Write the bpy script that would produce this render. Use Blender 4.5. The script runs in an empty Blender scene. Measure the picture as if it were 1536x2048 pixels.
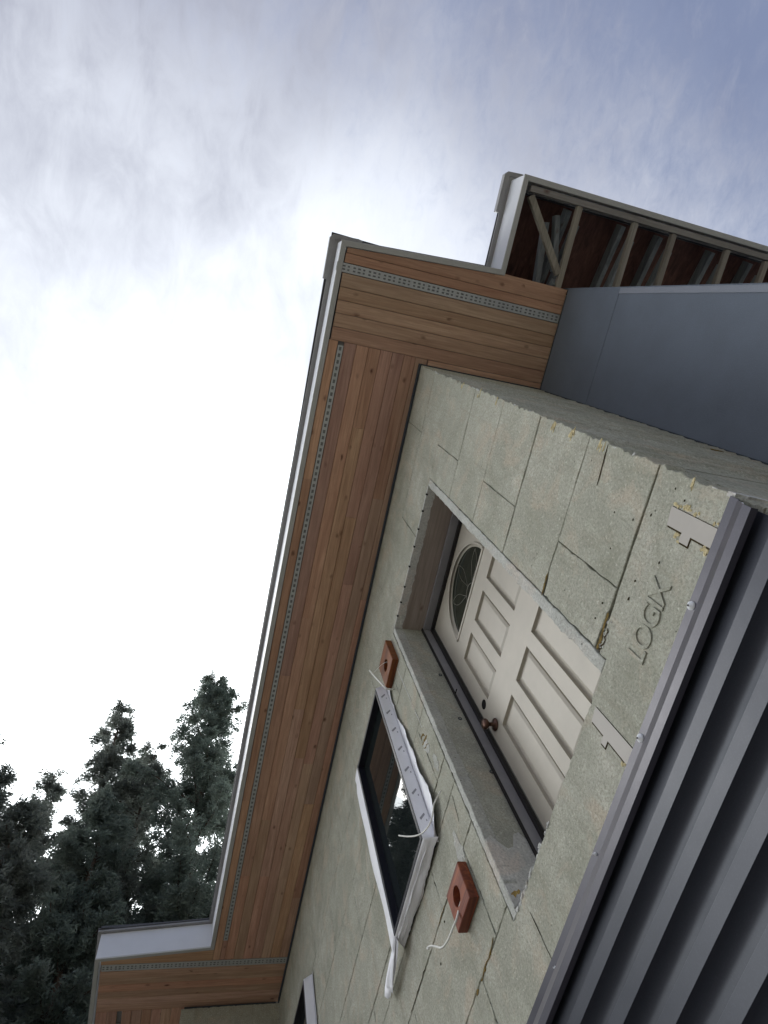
import bpy, math, random
import numpy as np
from mathutils import Vector, Matrix

random.seed(7)
rng = np.random.default_rng(11)
scene = bpy.context.scene
col = scene.collection
H = 1.6                      # eye height above the ground

# ------------------------------------------------------------------ camera
R = ((0.20680266, 0.95861265, -0.19568967),
     (-0.93675667, 0.13628218, -0.32235711),
     (-0.28234659, 0.24997791, 0.92617031))
cam_d = bpy.data.cameras.new('camera')
cam = bpy.data.objects.new('camera', cam_d)
col.objects.link(cam)
rt, dn, fw = Vector(R[0]), Vector(R[1]), Vector(R[2])
m3 = Matrix((rt, -dn, -fw)).transposed()
cam.matrix_world = Matrix.Translation((0, 0, H)) @ m3.to_4x4()
cam_d.sensor_fit = 'HORIZONTAL'
cam_d.sensor_width = 36
cam_d.lens = 1237.8 / 1536 * 36
cam_d.clip_start = 0.05
cam_d.clip_end = 2000
scene.camera = cam

# ------------------------------------------------------------------ light
SUN_EL, SUN_AZ = math.radians(50), math.radians(222)      # azimuth counter-clockwise from +X
world = bpy.data.worlds.new('World')
scene.world = world
world.use_nodes = True
wt = world.node_tree
wt.nodes.clear()
WN = wt.nodes.new
WL = wt.links.new
out = WN('ShaderNodeOutputWorld')
bg = WN('ShaderNodeBackground'); bg.inputs[1].default_value = 0.1
WL(bg.outputs[0], out.inputs[0])
sky = WN('ShaderNodeTexSky'); sky.sky_type = 'NISHITA'; sky.sun_disc = False
sky.sun_elevation = SUN_EL
sky.sun_rotation = math.radians(90) - SUN_AZ
sky.air_density = 1.0; sky.dust_density = 1.5
tc = WN('ShaderNodeTexCoord')
sep = WN('ShaderNodeSeparateXYZ'); WL(tc.outputs['Generated'], sep.inputs[0])
def wmath(op, a, b=None, c=None, clamp=False):
    n = WN('ShaderNodeMath'); n.operation = op; n.use_clamp = clamp
    for i, v in enumerate((a, b, c)):
        if v is None: continue
        if isinstance(v, (int, float)): n.inputs[i].default_value = v
        else: WL(v, n.inputs[i])
    return n.outputs[0]
zc = wmath('MAXIMUM', sep.outputs[2], 0.12)
px = wmath('DIVIDE', sep.outputs[0], zc)
py = wmath('DIVIDE', sep.outputs[1], zc)
comb = WN('ShaderNodeCombineXYZ'); WL(px, comb.inputs[0]); WL(py, comb.inputs[1])
def wnoise(scale, detail, rough, dist, off=(0, 0, 0), sc=(1, 1, 1), rot=0):
    mp = WN('ShaderNodeMapping'); mp.inputs['Location'].default_value = off
    mp.inputs['Scale'].default_value = sc; mp.inputs['Rotation'].default_value = (0, 0, rot)
    WL(comb.outputs[0], mp.inputs[0])
    n = WN('ShaderNodeTexNoise'); n.inputs['Scale'].default_value = scale
    n.inputs['Detail'].default_value = detail; n.inputs['Roughness'].default_value = rough
    n.inputs['Distortion'].default_value = dist
    WL(mp.outputs[0], n.inputs['Vector'])
    return n.outputs[0]
n_big = wnoise(3.2, 4, .5, .3, (3.1, 1.7, 0))
n_med = wnoise(9, 9, .62, .5, (1.3, 4.2, 0), (1, 1.9, 1), .5)
n_fin = wnoise(30, 8, .68, .7, (7.3, 2.2, 0), (1, 1.8, 1), .9)
# thin cover: how much blue shows (towards +x +y)
u = wmath('ADD', wmath('MULTIPLY', px, 0.95), wmath('MULTIPLY', py, 0.42))
u = wmath('ADD', u, wmath('MULTIPLY', wmath('SUBTRACT', n_big, .5), .30))
u = wmath('ADD', u, wmath('MULTIPLY', wmath('SUBTRACT', n_med, .5), .70))
u = wmath('ADD', u, wmath('MULTIPLY', wmath('SUBTRACT', n_fin, .5), .28))
mr = WN('ShaderNodeMapRange'); mr.interpolation_type = 'SMOOTHSTEP'
mr.inputs[1].default_value = .12; mr.inputs[2].default_value = .82
mr.inputs[3].default_value = 0; mr.inputs[4].default_value = .78
WL(u, mr.inputs[0])
blue_amt = mr.outputs[0]
# brightness of the cloud layer: thinner and brighter towards the veiled sun (-x, -y)
b = wmath('ADD', wmath('MULTIPLY', px, -1.0), wmath('MULTIPLY', py, .16))
b = wmath('ADD', b, wmath('MULTIPLY', wmath('SUBTRACT', n_big, .5), .66))
b = wmath('ADD', b, wmath('MULTIPLY', wmath('SUBTRACT', n_med, .5), .46))
b = wmath('ADD', b, wmath('MULTIPLY', wmath('SUBTRACT', n_fin, .5), .08))
dx_ = wmath('SUBTRACT', px, .15); dy_ = wmath('SUBTRACT', py, .13)
r2_ = wmath('ADD', wmath('MULTIPLY', dx_, dx_), wmath('MULTIPLY', dy_, dy_))
thin = wmath('EXPONENT', wmath('MULTIPLY', r2_, -60.0))
b = wmath('ADD', b, wmath('MULTIPLY', thin, .19))
mb_ = WN('ShaderNodeMapRange'); mb_.interpolation_type = 'LINEAR'
mb_.inputs[1].default_value = -.42; mb_.inputs[2].default_value = .34
mb_.inputs[3].default_value = 3.8; mb_.inputs[4].default_value = 10.2
WL(b, mb_.inputs[0])
mb2 = WN('ShaderNodeMapRange'); mb2.interpolation_type = 'SMOOTHSTEP'
mb2.inputs[1].default_value = .10; mb2.inputs[2].default_value = .75
mb2.inputs[3].default_value = 0; mb2.inputs[4].default_value = 24
WL(b, mb2.inputs[0])
cl = wmath('ADD', mb_.outputs[0], mb2.outputs[0])
cramp = WN('ShaderNodeCombineXYZ')
WL(wmath('MULTIPLY', cl, .95), cramp.inputs[0])
WL(wmath('MULTIPLY', cl, 1.0), cramp.inputs[1])
WL(wmath('ADD', wmath('MULTIPLY', cl, 1.0), .75), cramp.inputs[2])
skg = WN('ShaderNodeMixRGB'); skg.blend_type = 'MULTIPLY'; skg.inputs[0].default_value = 1
skg.inputs[2].default_value = (1.55, 1.33, 1.32, 1)
WL(sky.outputs[0], skg.inputs[1])
mix = WN('ShaderNodeMixRGB'); WL(blue_amt, mix.inputs[0])
WL(cramp.outputs[0], mix.inputs[1]); WL(skg.outputs[0], mix.inputs[2])
# below the horizon: what the ground sheet would hide anyway
WL(mix.outputs[0], bg.inputs[0])

sun_d = bpy.data.lights.new('sun', 'SUN'); sun_d.energy = .6; sun_d.angle = math.radians(25)
sun_d.color = (1.0, .95, .88)
sun = bpy.data.objects.new('sun', sun_d); col.objects.link(sun)
sd = Vector((math.cos(SUN_EL) * math.cos(SUN_AZ), math.cos(SUN_EL) * math.sin(SUN_AZ), math.sin(SUN_EL)))
sun.rotation_euler = sd.to_track_quat('Z', 'Y').to_euler()
sun.location = (0, 0, 30)
vs = scene.view_settings
vs.view_transform = 'Standard'; vs.look = 'None'; vs.exposure = 0.38; vs.gamma = 1
vs.use_curve_mapping = False

# ------------------------------------------------------------------ materials
class Mat:
    def __init__(s, name):
        s.m = bpy.data.materials.new(name); s.m.use_nodes = True
        s.t = s.m.node_tree; s.b = s.t.nodes['Principled BSDF']
        s.tc = s.t.nodes.new('ShaderNodeTexCoord')
        s.oi = s.t.nodes.new('ShaderNodeObjectInfo')
    def n(s, k): return s.t.nodes.new(k)
    def l(s, a, b_): s.t.links.new(a, b_)
    def coord(s, scale=(1, 1, 1), rnd=False, src='Object'):
        mp = s.n('ShaderNodeMapping'); mp.inputs['Scale'].default_value = scale
        s.l(s.tc.outputs[src], mp.inputs[0])
        if rnd:
            c = s.n('ShaderNodeCombineXYZ')
            m_ = s.math('MULTIPLY', s.oi.outputs['Random'], 37.0)
            for i in range(3): s.l(m_, c.inputs[i])
            s.l(c.outputs[0], mp.inputs['Location'])
        return mp.outputs[0]
    def noise(s, vec, scale, detail=4, rough=.5, dist=0, color=False):
        n = s.n('ShaderNodeTexNoise'); s.l(vec, n.inputs['Vector'])
        n.inputs['Scale'].default_value = scale; n.inputs['Detail'].default_value = detail
        n.inputs['Roughness'].default_value = rough; n.inputs['Distortion'].default_value = dist
        return n.outputs[1 if color else 0]
    def vor(s, vec, scale, out=0, feature='F1', rand=1):
        n = s.n('ShaderNodeTexVoronoi'); n.feature = feature
        s.l(vec, n.inputs['Vector']); n.inputs['Scale'].default_value = scale
        n.inputs['Randomness'].default_value = rand
        return n.outputs[out]
    def math(s, op, a, b_=None, clamp=False):
        n = s.n('ShaderNodeMath'); n.operation = op; n.use_clamp = clamp
        for i, v in enumerate((a, b_)):
            if v is None: continue
            if isinstance(v, (int, float)): n.inputs[i].default_value = v
            else: s.l(v, n.inputs[i])
        return n.outputs[0]
    def ramp(s, f, stops):
        n = s.n('ShaderNodeValToRGB'); s.l(f, n.inputs[0])
        e = n.color_ramp.elements
        while len(e) < len(stops): e.new(.5)
        for i, (p, c) in enumerate(stops):
            e[i].position = p
            e[i].color = (c, c, c, 1) if isinstance(c, (int, float)) else (*c, 1)
        return n.outputs[0]
    def mix(s, f, a, b_, mode='MIX'):
        n = s.n('ShaderNodeMixRGB'); n.blend_type = mode
        for i, v in enumerate((f, a, b_)):
            if isinstance(v, (int, float)): n.inputs[i].default_value = v if i == 0 else (v, v, v, 1)
            elif isinstance(v, tuple): n.inputs[i].default_value = (*v, 1)
            else: s.l(v, n.inputs[i])
        return n.outputs[0]
    def bump(s, h, strength, dist=.01, prev=None):
        n = s.n('ShaderNodeBump'); s.l(h, n.inputs['Height'])
        n.inputs['Strength'].default_value = strength; n.inputs['Distance'].default_value = dist
        if prev: s.l(prev, n.inputs['Normal'])
        return n.outputs[0]
    def set(s, base=None, rough=None, metal=None, normal=None, spec=None, **k):
        for key, v in (('Base Color', base), ('Roughness', rough), ('Metallic', metal), ('Normal', normal), ('Specular IOR Level', spec)):
            if v is None: continue
            if isinstance(v, (int, float)): s.b.inputs[key].default_value = v
            elif isinstance(v, tuple): s.b.inputs[key].default_value = (*v, 1)
            else: s.l(v, s.b.inputs[key])
        return s.m

def foam_mat(name, c1, c2, c3, pits=1.0, streak=True):
    M = Mat(name); v = M.coord()
    big = M.noise(v, 3.4, 8, .66, .8)
    med = M.noise(v, 14, 8, .65)
    stv = M.coord((3.0, 3.0, 18.0))
    st2 = M.noise(M.coord((22, 22, 1.6)), 1.0, 6, .7, .6)
    fine = M.noise(v, 105, 5, .75)
    colr = M.ramp(big, [(.34, c1), (.5, c2), (.66, c3)])
    colr = M.mix(M.ramp(med, [(.38, 0.0), (.62, .7)]), colr, tuple(x * .86 for x in c2))
    if streak:
        colr = M.mix(M.ramp(st2, [(.52, 0.0), (.78, .45)]), colr, (c1[0] * .78, c1[1] * .70, c1[2] * .62))
    warm = M.noise(v, 5.5, 5, .6, .8)
    colr = M.mix(M.ramp(warm, [(.52, 0.0), (.66, .5)]), colr, (c3[0] * 1.02, c3[1] * .86, c3[2] * .78))
    colr = M.mix(M.ramp(fine, [(.34, .62), (.55, 0.0)]), colr, tuple(x * .55 for x in c1))
    light = M.noise(v, 75, 4, .7)
    colr = M.mix(M.ramp(light, [(.56, 0.0), (.70, .5)]), colr, tuple(min(1, x * 1.35) for x in c3))
    # small dark pits
    pd = M.vor(M.coord((1, 1, 1)), 19)
    pit = M.ramp(pd, [(.035, 1.0), (.075, 0.0)])
    pmask = M.math('GREATER_THAN', M.noise(v, 6.7, 3), .56)
    pit = M.math('MULTIPLY', pit, pmask)
    colr = M.mix(M.math('MULTIPLY', pit, .75 * pits), colr, (.06, .052, .038))
    beads = M.vor(v, 260)
    scr = M.noise(M.coord((9, 9, 120)), 1.0, 3, .6)
    h = M.math('ADD', M.math('MULTIPLY', beads, .5), M.math('MULTIPLY', med, 2.4))
    h = M.math('ADD', h, M.math('MULTIPLY', fine, 1.2))
    h = M.math('ADD', h, M.math('MULTIPLY', scr, .25))
    h = M.math('SUBTRACT', h, M.math('MULTIPLY', pit, 2.0))
    nb = M.bump(h, .55, .0035)
    nb = M.bump(big, .5, .03, nb)
    return M.set(colr, .93, 0, nb, .12)

def wood_mat(name, axis, base, light, dark, knots=True, rough=.62, mottled=False):
    """axis = index of the grain direction"""
    M = Mat(name)
    sc = [26, 26, 26]; sc[axis] = 1.3
    g = M.noise(M.coord(tuple(sc), True), 1.0, 9, .62, .9)
    sc2 = [95, 95, 95]; sc2[axis] = 4
    f = M.noise(M.coord(tuple(sc2), True), 1.0, 5, .7, .3)
    blot = M.noise(M.coord((1, 1, 1), True), 3.0, 5, .6)
    c = M.ramp(g, [(.3, dark), (.48, base), (.7, light)])
    c = M.mix(M.ramp(f, [(.42, .0), (.72, .5)]), c, tuple(x * .55 for x in dark))
    c = M.mix(M.ramp(blot, [(.42, .0), (.7, .55)]), c, tuple(x * .80 for x in base))
    hsv = M.n('ShaderNodeHueSaturation')
    rv = M.oi.outputs['Random']
    M.l(M.math('ADD', M.math('MULTIPLY', rv, .30), .82), hsv.inputs['Value'])
    r2 = M.math('FRACT', M.math('MULTIPLY', rv, 17.3))
    M.l(M.math('ADD', M.math('MULTIPLY', r2, .022), .489), hsv.inputs['Hue'])
    r3 = M.math('FRACT', M.math('MULTIPLY', rv, 71.7))
    M.l(M.math('ADD', M.math('MULTIPLY', r3, .2), .86), hsv.inputs['Saturation'])
    M.l(c, hsv.inputs['Color']); c = hsv.outputs[0]
    h = f
    if knots:
        ks = [10, 10, 10]; ks[axis] = 5.5
        kn = M.coord(tuple(ks), True)
        wob = M.noise(kn, 3, 4, .6)
        d = M.vor(kn, 1.0)
        d = M.math('ADD', d, M.math('MULTIPLY', M.math('SUBTRACT', wob, .5), .16))
        k = M.ramp(d, [(.05, .95), (.10, .55), (.17, 0.0)])
        gate = M.math('MULTIPLY', M.math('GREATER_THAN', M.noise(kn, .9, 2), .40), M.ramp(M.noise(kn, 1.7, 2), [(.35, .25), (.65, 1.0)]))
        k = M.math('MULTIPLY', k, gate)
        c = M.mix(k, c, (.085, .030, .018))
    nb = M.bump(h, .25, .002)
    return M.set(c, rough, 0, nb, .3)

def metal_mat(name, base, rough=.45, metal=0.0, var=.12, spec=.45, grain=0.0):
    M = Mat(name); v = M.coord()
    n = M.noise(v, 3, 6, .65)
    c = M.mix(M.ramp(n, [(.3, 0.0), (.75, 1.0)]), tuple(x * (1 - var) for x in base), tuple(x * (1 + var) for x in base))
    dust = M.noise(v, 240, 3, .7)
    c = M.mix(M.ramp(dust, [(.52, 0.0), (.8, .35 + grain)]), c, tuple(min(1, x * 1.8 + .02) for x in base))
    r = M.ramp(n, [(.2, rough - .08), (.8, rough + .1)])
    nb = M.bump(M.noise(v, 6, 3), .15, .01)
    return M.set(c, r, metal, nb, spec)

def plain_mat(name, base, rough=.6, spec=.3, var=.1, scale=8, bump=.15):
    M = Mat(name); v = M.coord()
    n = M.noise(v, scale, 7, .65)
    c = M.mix(M.ramp(n, [(.3, 0.0), (.75, 1.0)]), tuple(x * (1 - var) for x in base), tuple(min(1, x * (1 + var)) for x in base))
    return M.set(c, rough, 0, M.bump(M.noise(v, scale * 8, 4), bump, .004), spec)

FOAM = foam_mat('foam_grey', (.285, .285, .225), (.385, .382, .315), (.485, .47, .40))
FOAM_EDGE = foam_mat('foam_cut_edge', (.36, .36, .32), (.46, .46, .42), (.56, .56, .52), 1.6, False)
FOAM_REVEAL = foam_mat('foam_reveal', (.33, .33, .28), (.41, .41, .35), (.50, .50, .43), 1.4, False)
FOAM_WHITE = foam_mat('foam_scuffed_white', (.50, .50, .48), (.58, .58, .55), (.68, .67, .63), .6, False)
TAB = plain_mat('furring_tab_plastic', (.36, .335, .30), .55, .3, .05)
YFOAM = plain_mat('spray_foam_yellow', (.54, .46, .27), .85, .2, .25, 30, .8)
BROWNFOAM = plain_mat('aged_foam_brown', (.16, .11, .035), .9, .1, .5, 25, .8)
WOOD_X = wood_mat('soffit_boards_along_x', 0, (.53, .315, .215), (.64, .41, .285), (.38, .205, .135))
WOOD_Y = wood_mat('soffit_boards_along_y', 1, (.52, .315, .205), (.63, .41, .275), (.38, .205, .13))
LUMBER_X = wood_mat('framing_lumber', 0, (.30, .27, .225), (.38, .34, .28), (.19, .16, .13))
LUMBER_Y = wood_mat('framing_lumber_y', 1, (.34, .32, .29), (.42, .39, .35), (.22, .20, .17))
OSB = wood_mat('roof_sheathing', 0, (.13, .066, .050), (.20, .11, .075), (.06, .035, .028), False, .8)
BUCK = wood_mat('opening_buck_wood', 0, (.33, .27, .23), (.39, .33, .28), (.24, .19, .16))
CEDAR = wood_mat('stained_cedar', 0, (.19, .056, .020), (.36, .12, .028), (.05, .014, .007), False, .45)
WHITE = plain_mat('fascia_white_paint', (.60, .61, .64), .45, .4, .03)
LIP = metal_mat('fascia_bottom_metal', (.42, .42, .40), .5, 0, .1)
DRIP = metal_mat('roof_edge_metal', (.27, .265, .26), .45, .2, .2)
ROOFM = metal_mat('roof_cover', (.06, .06, .065), .5, .1, .2)
PANEL = metal_mat('wall_panel_slate', (.135, .157, .192), .62, 0, .13, .3, .25)
PANEL_TRIM = metal_mat('wall_panel_trim', (.22, .235, .27), .5, 0, .05, .3)
SIDING = metal_mat('charcoal_siding', (.034, .037, .050), .38, .2, .08, .5)
FLASH = metal_mat('charcoal_flashing', (.055, .053, .068), .42, .3, .08, .5)
DOORP = plain_mat('door_cream_paint', (.40, .365, .305), .45, .4, .11, 3.5, .12)
FRAMEG = plain_mat('door_frame_grey', (.24, .235, .25), .6, .3, .14, 6)
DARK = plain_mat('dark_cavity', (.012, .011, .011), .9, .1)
RUBBER = plain_mat('black_weatherstrip', (.018, .016, .016), .6, .3)
WFRAME = plain_mat('window_frame_black', (.012, .013, .02), .35, .5)
WRAP = plain_mat('white_membrane', (.78, .78, .81), .6, .3, .05, 4.5, 1.0)
INK = plain_mat('grey_print', (.30, .30, .32), .7, .2)
BRONZE = metal_mat('bronze_hardware', (.10, .055, .04), .35, .8)
CABLE = plain_mat('white_cable', (.72, .71, .66), .5, .4, .04)
SCREWM = metal_mat('zinc_washer', (.85, .86, .88), .35, .1)
BITUMEN = plain_mat('dark_sealant', (.05, .06, .07), .7, .2)
GALV = metal_mat('galvanised_vent', (.50, .51, .50), .45, .4, .1)
def glass_mat(name, base, ior=1.6):
    M = Mat(name)
    nb = M.bump(M.noise(M.coord(), 1.6, 2), .04, .03)
    m = M.set(base, .02, 0, nb, .5)
    M.b.inputs['IOR'].default_value = ior
    return m
GLASS = glass_mat('window_glass', (.010, .013, .013), 1.48)
DGLASS = glass_mat('door_glass', (.02, .024, .018), 1.5)
CAME = plain_mat('glass_leading', (.16, .14, .11), .5, .4)

# ------------------------------------------------------------------ helpers
def tag(o, label=None, cat=None, group=None, kind=None):
    if label: o['label'] = label
    if cat: o['category'] = cat
    if group: o['group'] = group
    if kind: o['kind'] = kind
    return o

class MB:
    """collects geometry given in metres relative to the eye point; z gets the eye height on build"""
    def __init__(s): s.v = []; s.f = []
    def add(s, vs_, fs_):
        k = len(s.v); s.v += [tuple(p) for p in vs_]; s.f += [tuple(i + k for i in f) for f in fs_]
        return s
    def box(s, x0, x1, y0, y1, z0, z1):
        v = [(x, y, z) for x in (x0, x1) for y in (y0, y1) for z in (z0, z1)]
        f = [(0, 1, 3, 2), (4, 6, 7, 5), (0, 4, 5, 1), (2, 3, 7, 6), (0, 2, 6, 4), (1, 5, 7, 3)]
        return s.add(v, f)
    def beam(s, a, b_, w, h, up=(0, 0, 1)):
        a = Vector(a); b_ = Vector(b_); d = (b_ - a).normalized()
        sd_ = d.cross(Vector(up)).normalized(); u_ = sd_.cross(d)
        v = []
        for p in (a, b_):
            for i, j in ((-1, -1), (1, -1), (1, 1), (-1, 1)):
                v.append(p + sd_ * (w / 2 * i) + u_ * (h / 2 * j))
        return s.add(v, [(3, 2, 1, 0), (4, 5, 6, 7), (0, 1, 5, 4), (1, 2, 6, 5), (2, 3, 7, 6), (3, 0, 4, 7)])
    def prism(s, poly, f0, f1, cap=True):
        """poly: list of 2D points, f0/f1: functions 2D point -> 3D"""
        n = len(poly)
        v = [f0(*p) for p in poly] + [f1(*p) for p in poly]
        f = [(i, (i + 1) % n, n + (i + 1) % n, n + i) for i in range(n)]
        if cap: f += [tuple(range(n))[::-1], tuple(range(n, 2 * n))]
        return s.add(v, f)
    def tube(s, pts, r, seg=8, cap=True):
        pts = [Vector(p) for p in pts]; n = len(pts); v = []
        rs = r if isinstance(r, (list, tuple)) else [r] * n
        prev = None
        for i, p in enumerate(pts):
            d = (pts[min(i + 1, n - 1)] - pts[max(i - 1, 0)]).normalized()
            a = prev if prev else (Vector((0, 0, 1)) if abs(d.z) < .9 else Vector((1, 0, 0)))
            e1 = (a - d * a.dot(d)).normalized(); e2 = d.cross(e1); prev = e1
            for k in range(seg):
                t = 2 * math.pi * k / seg
                v.append(p + (e1 * math.cos(t) + e2 * math.sin(t)) * rs[i])
        f = [(i * seg + k, i * seg + (k + 1) % seg, (i + 1) * seg + (k + 1) % seg, (i + 1) * seg + k)
             for i in range(n - 1) for k in range(seg)]
        if cap: f += [tuple(range(seg))[::-1], tuple(range((n - 1) * seg, n * seg))]
        return s.add(v, f)
    def disc(s, c, r, y0, y1, seg=20, r2=None):
        """round plate in the wall plane (axis y)"""
        poly = [(c[0] + r * math.cos(2 * math.pi * k / seg), c[1] + r * math.sin(2 * math.pi * k / seg)) for k in range(seg)]
        return s.prism(poly, lambda x, z: (x, y0, z), lambda x, z: (x, y1, z))
    def build(s, name, mat, parent=None, smooth=False, bevel=0, solid=0):
        me = bpy.data.meshes.new(name)
        off = Vector((0, 0, 0))
        p = parent
        while p is not None:
            off += p.location; p = p.parent
        vs2 = [(x - off.x, y - off.y, z + H - off.z) for x, y, z in s.v]
        me.from_pydata(vs2, [], s.f)
        me.validate(); me.update()
        if mat: me.materials.append(mat)
        if smooth:
            me.polygons.foreach_set('use_smooth', [True] * len(me.polygons))
        o = bpy.data.objects.new(name, me); col.objects.link(o); o.parent = parent
        import bmesh
        bm = bmesh.new(); bm.from_mesh(me); bmesh.ops.recalc_face_normals(bm, faces=bm.faces); bm.to_mesh(me); bm.free()
        if solid:
            q = o.modifiers.new('thickness', 'SOLIDIFY'); q.thickness = solid; q.offset = 0
        if bevel:
            q = o.modifiers.new('edge', 'BEVEL'); q.width = bevel; q.segments = 2; q.limit_method = 'ANGLE'
        return o

def empty(name, loc, parent=None):
    o = bpy.data.objects.new(name, None); col.objects.link(o)
    off = Vector((0, 0, 0)); p = parent
    while p is not None: off += p.location; p = p.parent
    o.location = Vector(loc) - off; o.parent = parent; o.empty_display_size = .2
    return o

# ------------------------------------------------------------------ ground
def ground():
    M = Mat('ground_gravel'); v = M.coord()
    n = M.noise(v, .25, 8, .6); s = M.vor(v, 28, 1)
    c = M.ramp(n, [(.3, (.20, .18, .15)), (.6, (.33, .31, .27)), (.8, (.38, .36, .33))])
    c = M.mix(.25, c, s, 'OVERLAY')
    m = M.set(c, .9, 0, M.bump(M.vor(v, 28), .8, .02), .2)
    g = MB(); N = 14; S = 600
    g.v = [(-S + 2 * S * i / N, -S + 2 * S * j / N, -H) for i in range(N + 1) for j in range(N + 1)]
    g.f = [(i * (N + 1) + j, (i + 1) * (N + 1) + j, (i + 1) * (N + 1) + j + 1, i * (N + 1) + j + 1) for i in range(N) for j in range(N)]
    tag(g.build('ground', m), kind='structure')
ground()

# ------------------------------------------------------------------ house
YW = 1.21          # plane of the foam wall
ZS = 4.38          # underside of the soffit
XC = -.214         # outer corner of the foam wall
YP = 2.165         # plane of the slate panel wall
XP = .515          # its end corner
XF = -6.55         # wing wall face
house = empty('house', (-3.4, 1.9, 0))
tag(house, 'unfinished house with grey foam block walls and cedar board eaves above the cream door', 'house')

# ---- foam wall: one block after the other
foam = empty('foam_wall', (-3.4, YW, 0), house)
def jag(a, b_, step=.05, amp=.0022, n=None):
    """points from a to b (2D, b excluded) with a slightly uneven line"""
    L = math.hypot(b_[0] - a[0], b_[1] - a[1]); step = .018 if amp > .0013 else step; k = n or max(1, int(L / step))
    nx, nz = -(b_[1] - a[1]) / L, (b_[0] - a[0]) / L
    pts = []
    for i in range(k):
        t = i / k; w = 0 if i == 0 else random.gauss(0, amp) + (random.uniform(1, 3.2) * amp if amp > .0013 and random.random() < .18 else 0)
        pts.append((a[0] + (b_[0] - a[0]) * t + nx * w, a[1] + (b_[1] - a[1]) * t + nz * w))
    return pts
def outline(corners, amps):
    pts = []
    for i, c in enumerate(corners):
        pts += jag(c, corners[(i + 1) % len(corners)], amp=amps[i] if isinstance(amps, (list, tuple)) else amps)
    return pts
def block(corners, mat=FOAM, depth=.066, y=YW, amp=.0014, name='foam_block', parent=None, inset=.0022, fmap=None, lab=None):
    pts = outline(corners, amp)
    n = len(pts)
    area = sum(pts[i][0] * pts[(i + 1) % n][1] - pts[(i + 1) % n][0] * pts[i][1] for i in range(n))
    if area < 0: pts = pts[::-1]
    dy = random.uniform(-.0012, .0012)
    ins = []
    for i in range(n):
        p0, p1, p2 = Vector(pts[i - 1]), Vector(pts[i]), Vector(pts[(i + 1) % n])
        e1 = (p1 - p0).normalized(); e2 = (p2 - p1).normalized()
        nn = Vector((-(e1.y + e2.y), e1.x + e2.x))
        if nn.length < 1e-6: nn = Vector((-e1.y, e1.x))
        nn.normalize()
        ins.append(tuple(p1 + nn * inset * random.uniform(.6, 1.7)))
    f = fmap or (lambda a, b_, d: (a, d, b_))
    v = [f(a, b_, y + dy + inset) for a, b_ in pts] + [f(a, b_, y + dy) for a, b_ in ins] + [f(a, b_, y + depth) for a, b_ in pts]
    fs = [(i, (i + 1) % n, n + (i + 1) % n, n + i) for i in range(n)]
    fs += [((i + 1) % n, i, 2 * n + i, 2 * n + (i + 1) % n) for i in range(n)]
    fs += [tuple(range(n, 2 * n)), tuple(range(2 * n, 3 * n))[::-1]]
    o = MB().add(v, fs).build(name, mat, parent or foam)
    if lab: o['label'] = lab
    return o
G = .0020          # half joint
rows = [-1.6 + .02, -1.26, -.858, -.454, -.05, .355, .759, 1.163, 1.567, 1.971, 2.375, 2.779, 3.183, 3.587, 3.985, 4.372]
DX0, DX1, DZ0, DZ1 = -1.885, -.885, 1.505, 3.575       # door opening
SN, SF = -.835, -1.925                                  # outer edges of the trim strips beside the opening
WX0, WX1, WZ0, WZ1 = -2.90, -2.27, 2.21, 3.43           # window 1 box
VX0, VX1, VZ0, VZ1 = -6.2, -5.05, 2.21, 3.51            # window 2 box
CD = .955                                               # corner blocks run back to the slate wall
def cut(x0, x1, z0, z1):
    """split a cell around the window boxes -> list of corner lists"""
    res = [(x0, x1, z0, z1)]
    for a, b_, c, d in ((WX0, WX1, WZ0, WZ1), (VX0, VX1, VZ0, VZ1)):
        nr = []
        for q in res:
            X0, X1, Z0, Z1 = q
            if X1 <= a or X0 >= b_ or Z1 <= c or Z0 >= d: nr.append(q); continue
            if Z0 < c: nr.append((X0, X1, Z0, c))
            if Z1 > d: nr.append((X0, X1, d, Z1))
            zz0, zz1 = max(Z0, c), min(Z1, d)
            if X0 < a: nr.append((X0, a, zz0, zz1))
            if X1 > b_: nr.append((b_, X1, zz0, zz1))
        res = nr
    return res
def rect(x0, x1, z0, z1, gx0=G, gx1=G, gz0=G, gz1=G):
    return [(x0 + gx0, z0 + gz0), (x1 - gx1, z0 + gz0), (x1 - gx1, z1 - gz1), (x0 + gx0, z1 - gz1)]
ragged = .0030
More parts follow.
